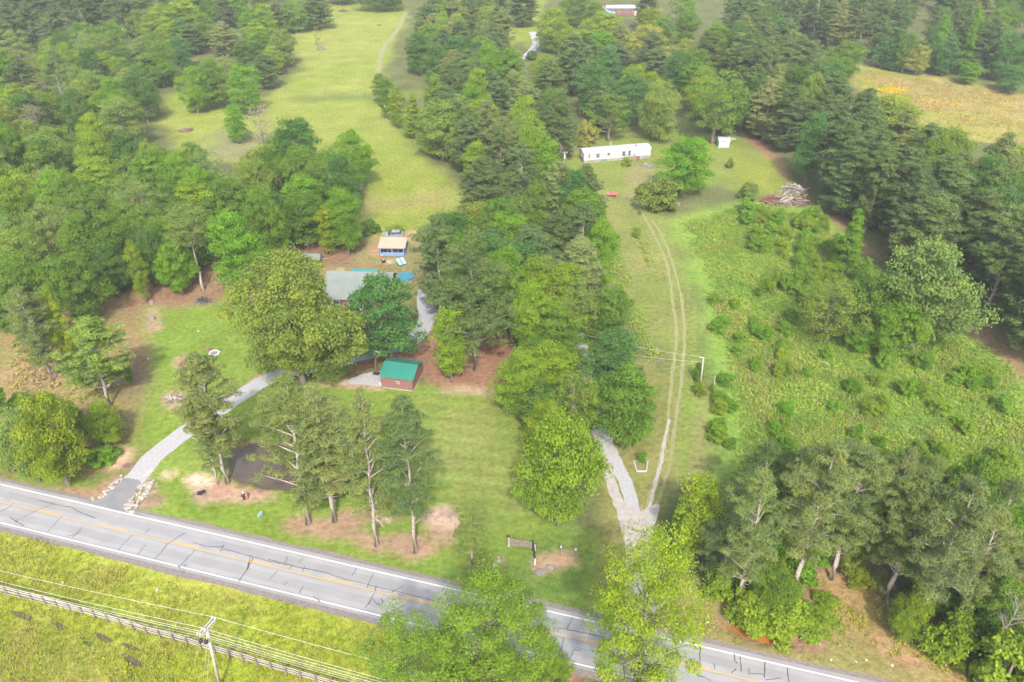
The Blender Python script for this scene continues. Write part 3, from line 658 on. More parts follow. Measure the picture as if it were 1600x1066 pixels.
# kind, base x, base y, top y, crown width (photo pixels), tint, label ; '@' starts a short name that other labels can point to
TREES = """
OB 474 598 400 192 olive|very large olive-green oak hiding the left half of the grey-roofed house@the very large oak by the house
O2 606 566 430 114 teal|bluish green tree covering the right half of the grey-roofed house@the bluish tree beside the house
V1 706 597 476 56 lime|slender lime-green tree with pale trunk right of the green-roofed shed@the lime tree by the green shed
W1 743 578 360 134 pine|broad sparse grey-olive pine with bare limbs behind the pine-straw bed@the broad sparse pine
P4 690 505 336 84 pine|tall dark pine right of the tan-roofed pavilion@the dark pine by the pavilion
O3 745 400 318 92 gold|golden green oak rising behind the tall dark pine near the pavilion
L1 520 602 556 58 olive|small olive tree at the bend of the gravel drive@the small olive tree by the drive
P1 650 862 618 86 pine|straight yard pine standing alone furthest right of the roadside pine row@the lone right roadside pine
P3 589 852 612 92 pineo|yard pine with curved pale trunk second from right in the roadside row
P2 523 815 604 96 pineo|yard pine with a forked bare limb in the middle of the roadside row
P3 483 818 586 116 pineo|palest broad yard pine beside the pond water@the palest pine by the pond
P1 355 755 552 92 pineo|leaning pine with thick trunk on the sandy left bank of the pond@the pine on the sandy bank
P2 341 757 640 40 pineo|short thin pine close beside the thick-trunked pine on the pond bank
P2 738 882 780 54 pale|small pale half-bare tree alone on the lawn right of the yard pines
O1 545 768 690 70 mid|low green tree on the far bank of the pond between yard pines
L1 440 690 620 70 pale|pale wispy tree between the gravel drive and the pond
B1 322 574 556 26 teal|dark round evergreen shrub beside the white stone ring
O2 790 530 386 78 green|bright green tree right of the broad sparse pine
O1 815 652 552 78 lime|lime tree on the right edge of the pine-straw bed@the lime tree at the straw bed edge
O3 835 600 530 70 mid|mid green tree behind the lime tree at the straw bed edge
V2 883 588 540 40 yellow|small yellow-green tree beside the shaded left gravel track
O3 954 612 526 106 teal|dark dome-shaped tree with light tips left of the two-track@the dark dome tree by the two-track
O1 972 697 573 100 mid|spreading mid green tree in the fork of the two drives@the spreading tree in the drive fork
L1 892 692 582 92 olive|olive-green feathery tree left of the gravel track
O2 873 820 646 122 lime|large lime-green tree on the lawn edge left of the gravel junction@the large lime tree by the junction
O1 850 720 628 70 lime|lime-green tree just behind the large lime tree by the junction
Y1 990 1100 838 205 yellow|tall airy yellow-green tree overhanging the road at the gravel junction@the tall airy tree over the road
Y2 768 1120 905 192 leafy|big airy green tree overhanging the near edge of the road at bottom centre@the big airy roadside tree
Y1 650 1150 962 165 leafy|airy green tree left of the big airy roadside tree in the grass corner
O1 862 1090 1030 70 leafy|low green tree beneath the road edge between the two airy trees
V1 1078 868 737 74 yellow|bright yellow-green tree right of the gravel junction@the yellow-green tree right of the junction
C1 1062 890 800 46 lime|narrow lime sapling at the foot of the yellow-green tree by the junction
N2 1150 950 738 112 pineo|grey-olive roadside pine with white limbs right of the gravel junction@the white-limbed roadside pine
N1 1240 925 690 130 pineo|broad hazy-topped pine left of the brown roadside slope@the broad hazy roadside pine
N3 1298 905 705 118 pineo|grey-olive pine on the edge of the overgrown field above the brown slope
N3 1383 940 742 120 pineo|leaning pine with pale straight trunk on the brown roadside slope@the leaning pale-trunked pine
N1 1428 985 748 128 pineo|dense pine right of the leaning pale-trunked pine
N2 1490 975 800 104 pineo|dense olive pine at the right end of the roadside wood
V1 1570 935 793 74 yellow|yellow-green tree on the right edge of the roadside wood@the yellow tree at the right edge
D1 1543 1038 915 64 twig|bare grey leaning tree in the shrubs at the bottom right corner
O3 1405 1000 930 52 lime|lime-green shrub-like tree at the foot of the leaning pale-trunked pine
O1 1195 965 880 70 mid|low green tree at the foot of the white-limbed roadside pine
O3 1330 890 820 70 olive|olive understory tree behind the brown roadside slope
B1 1165 975 935 70 lime|lime-green vine-covered bush above the rusty ditch
B2 1225 985 955 80 lime|lime-green bush by the end of the rusty ditch
B1 1120 935 900 50 lime|lime-green bush on the grass right of the gravel junction
B1 1475 1030 985 70 lime|lime-green bush below the dense pine at the slope foot
B2 1560 1075 1000 110 lime|wide lime-green bush filling the bottom right corner
O2 1530 1000 900 80 mid|mid green tree behind the bare leaning tree in the corner
B1 1340 915 892 40 yellow|yellow-green bush standing in the middle of the brown slope
O1 1420 548 378 140 pale|wide pale green tree standing in the overgrown field@the wide pale tree in the field
O3 1395 560 468 76 green|bright green tree at the foot of the wide pale field tree
L1 1290 535 442 110 olive|wide scrubby olive tree at the field's middle
O1 1345 530 424 80 mid|mid green tree between the scrubby olive and the wide pale field tree
C1 1318 426 324 54 green|conical green tree alone before the red clay strip@the conical tree before the clay
C2 1345 448 400 36 green|small conical tree right behind the scrub in the field
Q 1440 386 240 116 pine|tall pine with bare slanting trunk on the field's far edge@the slanting bare-trunk pine
Q 1562 464 322 126 pineo|layered pine with bare slanting trunk near the right picture edge@the layered pine at the right edge
D1 1281 264 190 50 twig|dead grey tree with bare side limbs before the dark pine wood@the dead tree before the pines
D4 1296 262 185 30 twig|thin dead trunks beside the dead grey tree
O1 1378 250 150 112 gold|golden olive oak on the near edge of the flower meadow@the golden oak by the meadow
O2 1560 330 228 120 gold|golden olive oak at the right edge below the meadow@the golden oak at the right edge
O3 1450 300 200 90 olive|olive oak between the two golden oaks below the meadow
V1 1530 420 290 90 teal|bluish green tree behind the layered pine at the right edge
O1 1067 306 214 88 green|round bright green tree alone on the mobile home lawn@the round tree on the home lawn
B1 1031 329 280 64 olive|wide olive bush beside the two-track below the round lawn tree@the wide olive bush
B2 1002 305 288 16 dark|dark green little bush touching the left of the wide olive bush
B2 978.5 260 247 15 yellow|small round yellow-green bush at the mobile home steps
B1 1168 312 288 34 olive|brownish olive bush beside the rust-red brush
K1 875 246 140 56 pine|dark broad cedar left of the mobile home@the dark cedar by the home
F3 858 172 94 52 pine|dark pine behind the dark cedar on the lane side
F2 893 150 53 64 pine|brownish dark pine beside the lane bend@the brownish pine by the lane
O2 926 186 93 74 teal|tall bluish green tree behind the left half of the mobile home
O1 982 196 113 64 teal|bluish green tree behind the middle of the mobile home
L2 951 220 148 72 mid|low spreading tree just behind the mobile home
B1 914 230 190 32 peach|tan wispy bush just left of the mobile home's rear
O3 1028 220 126 72 olive|golden green round tree behind the right end of the mobile home@the golden round tree behind the home
L1 1113 224 107 98 mid|large spreading grey-limbed tree left of the white shed@the large tree beside the white shed
F3 960 118 64 54 pine|dark rounded pine behind the bluish tall tree
O1 936 104 50 68 green|fresh green tree above the dark rounded pine
O2 1006 110 38 68 peach|peach-tinted tree in the middle of the wood behind the home@the peach-tinted tree
V1 1070 112 60 46 gold|golden green tree right of the peach-tinted tree
V2 1065 138 80 44 yellow|yellow-green tree just below the golden tree in the wood
F1 1021 138 74 46 pine|dark pine between the golden round tree and the yellow-green tree
F1 1100 118 48 42 pine|dark conical pine right of the golden tree in the wood
O1 1126 120 77 36 olive|olive tree right of the dark conical pine
C1 1145 92 49 40 green|green tree against the dark pines above the white shed
O3 865 84 12 62 lime|pale lime tree right of the gravel lane@the pale lime tree by the lane
O1 940 78 18 68 lime|lime tree below the small brick building
V1 1015 54 11 42 yellow|yellow-green tree right of the small brick building
O2 900 44 -12 58 mid|mid green tree left of the blue slide
F1 816 42 -14 52 pine|lone dark pine at the top of the gravel lane
B1 831 93 80 22 dark|dark round shrub right of the gravel lane
B2 810 103 91 18 dark|dark round shrub left end of the gravel lane
V2 595 162 114 30 mid|dark leafy tree where the farm track meets the strip of trees
V1 608 188 117 28 mid|tall leafy tree second in line from the farm track end
V2 622 201 134 28 lime|lime oval tree third in line from the farm track end
C1 648 216 144 38 lime|lime cone-shaped tree on the pasture's right edge@the lime cone tree by the pasture
O3 692 250 160 84 olive|broad grey-olive oak on the pasture's right edge@the grey-olive oak by the pasture
V1 756 244 151 58 lime|tall lime tree right of the broad grey-olive oak@the tall lime tree in the strip
O1 746 292 222 54 lime|low lime tree below the tall lime tree in the strip
O1 716 126 56 74 teal|bright bluish dome tree in the strip of trees beside the pasture@the bluish dome in the strip
O2 748 150 78 64 teal|second bluish dome tree just right of the first in the strip
O2 882 525 414 94 lime|lime-tipped tree at the lower end of the strip@the lime-tipped tree
O1 948 538 448 84 mid|mid green tree by the track at the strip's lower end
O3 822 535 458 66 green|bright green tree left of the lime-tipped tree
L2 815 430 378 56 lime|lime wispy tree in the lower half of the strip
D3 812 412 352 50 grey|grey leafless tree amid the strip of trees
O1 472 300 184 88 dark|large dark round oak standing out on the pasture's near edge@the dark round oak by the pasture
O2 422 305 230 92 olive|olive oak left of the dark round oak
O3 528 315 234 84 mid|mid green oak right of the dark round oak
O2 482 388 298 80 mid|dense oak shading the bare soil left of the pavilion
V2 517 399 318 36 yellow|narrow yellow-lime tree with white trunk left of the pavilion@the white-trunked lime tree
O1 545 399 297 56 green|green tree with short trunk nearest left of the pavilion
B1 580 366 344 26 mid|small shrub at the pasture edge above the pavilion
O1 540 345 238 62 dark|dark oak behind the short-trunked green tree
O3 430 425 294 62 mid|mid green oak left of the dense oak over bare soil
O1 385 462 330 86 green|big bright green tree above the very large oak@the big bright green tree
O2 365 372 278 80 mid|mid green tree behind the big bright green tree
S1 318 454 312 66 pale|tall gnarled tree with bare grey trunk over the dark brush heap@the gnarled bare-trunk tree
O2 285 460 378 58 green|bright green tree left of the gnarled bare-trunk tree
V2 229 473 374 30 lime|thin lime column tree before the dark left wood@the thin lime column
O1 210 400 315 64 mid|mid green tree behind the thin lime column
O3 250 446 358 64 dark|dark understory tree between thin lime column and gnarled tree
O1 188 462 378 56 dark|dark understory tree left of the thin lime column
O2 142 508 396 84 mid|large mid green tree at the front of the left wood@the large tree fronting the left wood
O1 150 455 334 70 mid|mid green tree behind the large tree fronting the left wood
V2 111 574 448 40 yellow|yellow-lime column tree with vine-clad trunk in the left clearing@the yellow column tree
O3 60 505 398 82 mid|mid green tree left of the yellow column tree
O1 22 520 438 64 mid|mid green tree by the left picture edge above the clearing
Q 83 596 448 66 pineo|leaning bare-trunked pine in the left clearing@the leaning pine in the clearing
Q 65 562 460 50 pineo|thin bare-trunked pine behind the leaning clearing pine
V1 48 542 452 40 pale|pale thin tree leftmost in the clearing
H 173 634 498 106 olive|spreading olive pine with ivy-clad trunk on the lawn's left edge@the spreading ivy-trunk pine
V1 205 602 562 18 green|small ivy-green sapling under the spreading ivy-trunk pine
O1 108 758 618 96 yellow|large yellow-lime tree above the driveway apron@the yellow-lime tree by the apron
O3 62 752 640 76 pale|pale silvery green tree left of the yellow-lime tree by the apron
O2 22 738 660 56 yellow|yellow-lime tree at the left edge above the road
O1 172 694 632 64 lime|lime tree reaching right towards the lawn above the apron
O3 105 690 622 60 lime|lime tree right behind the yellow-lime tree by the apron
D2 34 688 640 30 twig|grey bare sapling behind the pale silvery tree
O1 8 655 598 32 green|green bushy tree at the left edge of the clearing
L1 45 428 334 84 pale|pale olive feathery tree in the left wood@the pale feathery tree
O1 15 378 286 54 lime|lime tree at the left edge of the picture
V1 55 354 264 50 lime|tall lime tree in the left wood near the grey twiggy tree
D3 95 352 268 40 grey|grey twiggy tree right of the tall lime tree
O2 150 356 284 64 mid|mid green tree with white glints behind its right side
O3 148 425 338 70 mid|mid green tree in the centre of the left wood
O2 220 344 287 38 peach|peach-tinted small tree inside the left wood@the peach-tinted small tree
D3 246 366 306 40 grey|brown twiggy tree right of the peach-tinted small tree
O1 285 342 288 48 green|bright green tree right of the brown twiggy tree
V2 200 290 222 54 yellow|yellow-lime tree at the pasture corner of the left wood@the yellow-lime pasture corner tree
O1 258 300 227 64 mid|mid green tree on the pasture edge right of the yellow-lime corner tree
O2 293 318 238 68 green|fresh green tree with rounded top on the pasture edge
O3 310 300 222 46 mid|mid green tree farthest right on the pasture's left corner
O1 158 254 177 62 yellow|fan-shaped yellow-lime tree in the small clearing@the fan-shaped lime tree
L2 202 240 153 88 pale|pale silvery tree right of the fan-shaped lime tree@the pale silvery tree
O3 232 192 110 50 dark|dark green tree on the pasture edge behind the pale silvery tree
D3 76 246 170 56 grey|round grey leafless tree left of the fan-shaped lime tree@the round grey leafless tree
D4 108 188 110 40 twig|dead white leaning tree in the upper left wood@the dead white leaning tree
L1 122 172 98 54 pale|pale tree right behind the dead white leaning tree
V1 60 182 132 40 yellow|yellow-lime tree left of the dead white leaning tree
O2 138 196 128 52 olive|olive tree right below the dead white leaning tree
V2 172 136 82 44 yellow|tall yellow-lime tree in the upper left wood@the tall yellow-lime tree
V1 180 176 118 40 lime|lime tree below the tall yellow-lime tree
C1 31 128 79 24 lime|lime cone tree against dark pines near the left edge@the lime cone against dark pines
V1 95 114 57 40 lime|broad lime tree against the dark pines
V2 140 106 55 30 lime|lime tree right of the broad lime tree in the dark pines
O1 138 84 34 46 mid|mid green round tree surrounded by dark pines@the round tree among dark pines
C2 165 48 11 20 lime|thin lime cone rising from the dark pines
O1 40 62 38 40 mid|mid green tree poking out of the dark pines upper left
O2 200 120 74 46 dark|dark round tree beside the tall yellow-lime tree
O3 257 136 67 64 mid|mid green tree with visible trunk at the pasture's top left
O1 287 110 57 38 teal|bluish tree right of the visible-trunk tree
O2 235 96 54 48 olive|olive tree behind the visible-trunk tree
O3 310 177 104 50 green|left one of the paired trees standing in the pasture@the paired pasture trees
O1 337 170 90 60 mid|right one of the paired trees standing in the pasture
L1 360 142 85 38 pale|pale thin tree behind the paired pasture trees
V1 390 180 98 52 green|tall fresh green tree right of the paired pasture trees
V2 374 224 161 38 green|oval green tree with clear trunk on the pasture@the oval pasture tree
D2 412 226 167 44 twig|grey bare tree beside the oval pasture tree
F3 355 88 35 48 pineo|olive-brown pine at the pasture's upper left
O2 385 112 64 46 dark|dark tree below the olive-brown pine
O1 325 74 20 40 mid|mid green tree at the upper end of the pale path
O1 446 106 44 46 olive|olive dome tree on the pasture's left edge@the olive dome tree
V1 430 118 70 34 lime|lime tree left below the olive dome tree
F1 419 140 84 42 pine|dark pine with pale trunk left of the pasture
F2 497 46 -10 54 pine|dark wide pine at the pasture's top left corner
D2 498 76 42 14 olive|small weedy sapling by the grey brush on the pasture
O1 590 18 -30 60 dark|dark tree on the pasture's top edge left of the farm track
O2 535 8 -40 50 dark|dark tree in the middle of the pasture's top edge
O2 618 18 -40 40 mid|mid green tree where the farm track leaves the pasture
C1 1375 106 32 30 teal|bluish cone tree at the meadow's far edge@the bluish cone beyond the meadow
C2 1391 110 38 30 teal|second bluish cone right of the first beyond the meadow
O2 1409 114 51 34 mid|round green tree beside the bluish cones
O1 1430 118 70 34 peach|small peach-tinted tree at the meadow's far edge
C1 1455 112 12 34 green|tall pointed green tree behind the meadow's far edge
V1 1470 120 55 40 teal|bluish green tree at the middle of the meadow's far edge
C2 1500 118 8 30 green|tall narrow green tree right of the pointed one
O1 1511 132 97 38 green|round bush-like tree standing out before the far wood
O2 1576 146 102 48 teal|bluish bush-like tree at the meadow's right end
O3 1312 124 64 62 mid|dense green bushy tree at the meadow's left end@the bushy tree at the meadow's left end
O1 1560 128 50 44 teal|bluish tree in the far wood above the right bush
O1 1595 130 56 40 teal|bluish tree at the right picture edge beyond the meadow
P 1330 82 4 30 pine|tall bare-trunked pine leftmost beyond the meadow
P 1343 70 4 26 pine|second bare-trunked pine beyond the meadow
P 1397 78 8 30 pine|bare-trunked pine rising behind the bluish cones
P 1449 80 8 30 pine|bare-trunked pine behind the peach-tinted tree
P 1463 78 10 28 pine|bare-trunked pine behind the tall pointed tree
"""
ANCH = []
for ln in TREES.strip().split('\n'):
    a, lab = ln.split('|'); k, bx, by, ty, wp, tint = a.split()
    short = None
    if '@' in lab: lab, short = lab.split('@')
    r_ = put_tree(k, float(bx), float(by), float(ty), float(wp), tint, lab)
    if k == 'OB': r_.rotation_euler.z = 2.6
    if short: ANCH.append((float(bx), (float(by) + float(ty)) / 2, short))

# woodland between the hand-placed trees: every trunk its own tree
def inside(x, y, P):
    c = False
    for i in range(len(P)):
        x1, y1 = P[i]; x2, y2 = P[(i + 1) % len(P)]
        if (y1 > y) != (y2 > y) and x < (x2 - x1) * (y - y1) / (y2 - y1) + x1: c = not c
    return c
USED = {}
FULLK = {'N': 'pine', 'F': 'pine', 'P': 'pine', 'Q': 'pine', 'H': 'pine', 'K': 'cedar', 'O': 'round-crowned tree', 'V': 'oval tree', 'C': 'pointed tree', 'L': 'feathery tree', 'D': 'leafless tree', 'B': 'bush'}
def fill_wood(pxs, n, kinds, hrange, wrange, group, sep=.62, seed=1):
    rr = random.Random(seed); poly = [(G(*p).x, G(*p).y) for p in pxs]; got = 0; tries = 0
    x0, x1 = min(p[0] for p in poly), max(p[0] for p in poly); y0, y1 = min(p[1] for p in poly), max(p[1] for p in poly)
    while got < n and tries < 9000:
        tries += 1; x, y = rr.uniform(x0, x1), rr.uniform(y0, y1)
        if not inside(x, y, poly): continue
        k, tints = rr.choice(kinds); d = rr.uniform(*wrange); h = rr.uniform(*hrange)
        if any((x - q[4]) ** 2 + (y - q[5]) ** 2 < (sep * .5 * (d + q[6])) ** 2 for q in PLACED): continue
        # back to photo pixels
        dep = y * CT + CH * ST; by = 533 + F * (-y * ST + CH * CT) / dep; bx = 800 + F * x / dep
        dt = dep - h * ST; ty = 533 + F * (-y * ST + (CH - h) * CT) / dt
        if bx < -40 or bx > 1640 or ty > 1066: continue
        tint = rr.choice(tints); cy = (by + ty) / 2
        best = sorted(ANCH, key=lambda q: (q[0] - bx) ** 2 + 1.4 * (q[1] - cy) ** 2)
        lab = None; u = (h - hrange[0]) / (hrange[1] - hrange[0] + 1e-6); size = 'short' if u < .33 else 'tall' if u > .66 else 'medium-sized'
        for sz in ('', size + ' '):
            for q in best[:14]:
                dx, dy = bx - q[0], cy - q[1]
                rel = ('right of' if dx > 0 else 'left of') if abs(dx) > 1.6 * abs(dy) else ('behind' if dy < 0 else 'in front of') if abs(dy) > 1.6 * abs(dx) else (('behind' if dy < 0 else 'in front') + ' and to the ' + ('right' if dx > 0 else 'left') + ' of')
                dist = math.hypot(dx, dy); far_ = 'just ' if dist < 45 else 'well ' if dist > 110 else ''
                lab_ = f"{sz}{TW[tint]} {FULLK[k[0]]} {far_}{rel} {q[2]}"
                if len(lab_.split()) > 16: continue
                if lab is None: lab = lab_
                if lab_ not in USED: lab = lab_; break
            if lab not in USED: break
        USED[lab] = USED.get(lab, 0) + 1
        put_tree(k, bx, by, ty, d * PXM(by) * 1.05, tint, lab, group); got += 1
def far_wood(pxs, n, seed):
    rng = np.random.default_rng(seed); poly = [(G(*p).x, G(*p).y) for p in pxs]; pts = []; V = []; T = []; Cc = []
    x0, x1 = min(p[0] for p in poly), max(p[0] for p in poly); y0, y1 = min(p[1] for p in poly), max(p[1] for p in poly)
    tm = MB(); tries = 0
    while len(pts) < n and tries < 20000:
        tries += 1; x, y = rng.uniform(x0, x1), rng.uniform(y0, y1)
        if not inside(x, y, poly) or any((x - a) ** 2 + (y - b) ** 2 < 42 for a, b in pts): continue
        pts.append((x, y)); h = rng.uniform(14, 20); d = rng.uniform(9, 14); tint = TINT[['pine', 'pine', 'pineo', 'mid', 'teal', 'olive', 'dark'][rng.integers(7)]]
        cl = []
        for k in range(22):
            q = rng.random(); a = rng.uniform(0, 6.28); r = d / 2 * math.sin(math.pi * (.18 + .7 * q)) * rng.uniform(.4, .95)
            cl.append((np.array([x + r * math.cos(a), y + r * math.sin(a), h * (.18 + .76 * q)]), np.array([d * .17] * 3), rng.normal(0, .3)))
        v, f, t = leaf_cards(cl, 55, .62, rng); V.append(v); T.append(t); Cc.append(np.tile(np.array(tint) * rng.uniform(.88, 1.12), (len(v), 1)))
    V = np.concatenate(V); me = np_mesh('far_wood', V, np.arange(len(V)).reshape(-1, 4), M['weed'], np.concatenate(T), np.concatenate(Cc))
    stuff(link(bpy.data.objects.new('far_wood', me)))
PINES = [('F', ['pine']), ('F', ['pine', 'pineo']), ('H', ['pine'])]
MIX = [('O', ['mid', 'green', 'olive', 'teal']), ('O', ['mid', 'dark', 'lime']), ('V', ['lime', 'mid', 'green']), ('F', ['pine', 'pineo']), ('L', ['pale', 'mid'])]
LEAFY = [('O', ['mid', 'green', 'lime']), ('O', ['mid', 'dark', 'olive']), ('V', ['lime', 'green', 'mid']), ('L', ['pale', 'mid'])]
# pine wood right of the mobile home
fill_wood([(1130, 115), (1140, 75), (1200, 85), (1250, 140), (1300, 215), (1350, 245), (1450, 312), (1500, 348), (1640, 345), (1640, 560), (1600, 570), (1530, 522), (1465, 475), (1385, 402), (1312, 342), (1252, 294), (1228, 258), (1182, 216), (1158, 197)], 84, [('F', ['pine']), ('F', ['pine']), ('H', ['pine']), ('F', ['pine', 'pineo']), ('O', ['teal', 'dark', 'olive'])], (15, 20), (8, 11), 'pines of the wood right of the mobile home', .5, 2)
fill_wood([(1130, 20), (1240, 20), (1300, 75), (1200, 90), (1150, 110)], 14, PINES, (15, 20), (9, 12), 'pines above the mobile home wood', .55, 3)
# wood behind the mobile home
fill_wood([(850, 230), (840, 120), (870, 60), (1100, 40), (1140, 120), (1160, 190), (1130, 218), (1040, 212), (900, 212)], 26, MIX, (11, 16), (8, 12), 'trees of the wood behind the mobile home', .55, 4)
# strip between pasture and mobile home
fill_wood([(676, 55), (715, 30), (780, 10), (790, 120), (805, 170), (842, 225), (885, 290), (918, 380), (955, 455), (975, 530), (900, 545), (800, 510), (780, 420), (740, 330), (720, 300), (710, 250), (655, 190), (652, 110)], 95, PINES + PINES + MIX, (12, 17), (7, 10.5), 'trees of the long strip beside the pasture', .42, 5)
fill_wood([(690, 420), (800, 400), (890, 540), (870, 600), (800, 560), (770, 530), (690, 480)], 16, MIX, (9, 14), (7, 9), 'trees at the lower end of the strip', .5, 15)
fill_wood([(815, 590), (890, 560), (920, 640), (900, 700), (830, 690)], 6, LEAFY, (7, 11), (5, 7.5), 'trees along the shaded gravel track', .45, 25)
# left wood
fill_wood([(-30, 240), (60, 230), (120, 270), (180, 290), (300, 315), (400, 320), (440, 380), (420, 440), (360, 400), (300, 430), (200, 450), (130, 500), (60, 500), (-30, 520)], 44, LEAFY, (11, 15), (7, 10), 'trees of the left wood', .5, 6)
fill_wood([(380, 290), (560, 280), (575, 350), (540, 390), (440, 400), (390, 380)], 8, LEAFY[:2], (11, 14), (7, 10), 'oaks left of the pavilion', .5, 16)
# upper left woods
fill_wood([(-30, 240), (-30, 130), (60, 110), (240, 60), (300, 50), (330, 75), (300, 115), (260, 130), (245, 190), (210, 235), (120, 250)], 44, MIX, (10, 15), (7, 10.5), 'trees of the upper left wood', .52, 7)
fill_wood([(-40, 125), (-40, -10), (260, -10), (250, 50), (150, 95)], 56, PINES, (14, 18), (8, 12), 'pines of the upper left corner', .52, 8)
fill_wood([(260, 60), (260, -10), (500, -10), (490, 35), (440, 100), (420, 150), (395, 140), (380, 100), (330, 70)], 38, MIX + LEAFY, (11, 16), (8, 11), 'trees at the top left of the pasture', .52, 9)
# far woods along the top
far_wood([(-60, -10), (480, -10), (500, -4), (640, -4), (800, -8), (1000, 0), (1200, 8), (1640, -8), (1640, -62), (-60, -62)], 190, 10)
fill_wood([(672, 30), (780, 5), (780, -10), (672, -10)], 7, MIX, (13, 17), (9, 12), 'trees at the top of the strip', .5, 18)
fill_wood([(1210, 10), (1640, -5), (1640, 140), (1560, 125), (1480, 112), (1350, 92), (1260, 78)], 66, PINES + [('C', ['teal', 'green']), ('O', ['mid', 'teal'])], (14, 19), (8, 11), 'trees of the wood beyond the flower meadow', .5, 11)
# roadside wood, lower right
fill_wood([(1110, 900), (1130, 830), (1250, 800), (1400, 820), (1600, 870), (1640, 990), (1560, 1030), (1470, 1000), (1380, 920), (1300, 870), (1230, 930), (1150, 950)], 13, [('N', ['pineo']), ('N', ['pineo', 'pine']), ('O', ['mid', 'green'])], (10, 15), (5.5, 8), 'trees of the roadside wood', .5, 12)
fill_wood([(1110, 905), (1190, 880), (1262, 870), (1250, 950), (1150, 965)], 9, [('O', ['mid', 'green']), ('B', ['lime', 'green'])], (2.5, 5), (3.5, 5.5), 'understory trees left of the brown slope', .45, 31)
fill_wood([(1400, 950), (1470, 940), (1600, 960), (1580, 1030), (1450, 1000)], 9, [('O', ['mid', 'green']), ('B', ['lime', 'mid'])], (2.5, 5), (3.5, 5.5), 'understory trees right of the brown slope', .45, 32)
fill_wood([(1180, 965), (1300, 900), (1290, 985), (1240, 990)], 5, [('B', ['lime', 'green'])], (1.2, 2.2), (2, 3.5), 'bushes along the rusty ditch', .5, 20)
fill_wood([(1390, 960), (1480, 1000), (1600, 1060), (1600, 980), (1500, 960)], 10, [('B', ['lime', 'green', 'mid'])], (1.5, 3), (2.5, 4), 'bushes at the lower right wood edge', .5, 21)
fill_wood([(0, 640), (60, 620), (200, 680), (160, 740), (0, 740)], 6, [('B', ['lime', 'pale', 'green'])], (1.5, 3), (3, 4.5), 'bushes above the driveway apron', .45, 22)
fill_wood([(1280, 470), (1480, 440), (1470, 560), (1330, 560), (1270, 520)], 9, [('O', ['mid', 'green', 'pale'])], (3, 6), (4, 6), 'scrub trees in the overgrown field', .45, 23)
# saplings that stand out of the overgrown field
fill_wood([(1150, 330), (1280, 335), (1330, 420), (1250, 480), (1180, 420)], 46, [('B', ['sapling', 'sapling', 'lime'])], (2.0, 3.4), (1.8, 3.2), 'bright saplings below the brush pile', .5, 24)
fill_wood([(1100, 420), (1200, 440), (1280, 560), (1560, 580), (1620, 760), (1400, 780), (1200, 740), (1110, 720), (1120, 560)], 70, [('B', ['lime', 'sapling', 'green'])], (1.4, 2.8), (1.5, 3.0), 'bright saplings in the overgrown field', .5, 26)
for x, y in ((1000, 300), (1004, 330), (996, 366), (990, 372), (1090, 600), (1108, 615)): pass
B_ = [(1093, 618, 598, 22, 'lime', 'lime bush at the foot of the field utility pole'), (1112, 612, 600, 9, 'lime', 'tiny lime bush right of the field utility pole'), (1090, 596, 565, 18, 'green', 'green bush behind the field utility pole'),
      (995, 372, 355, 12, 'lime', 'small lime bush left of the two-track bend'), (1000, 336, 326, 6, 'lime', 'tiny lime bush at the upper track bend'), (1002, 720, 708, 19, 'green', 'green plant inside the square white timber frame'), (1140, 262, 248, 14, 'olive', 'small olive bush near the white shed'),
      (620, 366, 352, 26, 'lime', 'lime bush behind the car above the pavilion'), (1200, 222, 212, 14, 'olive', 'olive bush at the edge of the dark pines')]
for bx, by, ty, wp, t, l in B_: put_tree('B', bx, by, ty, wp, t, l)

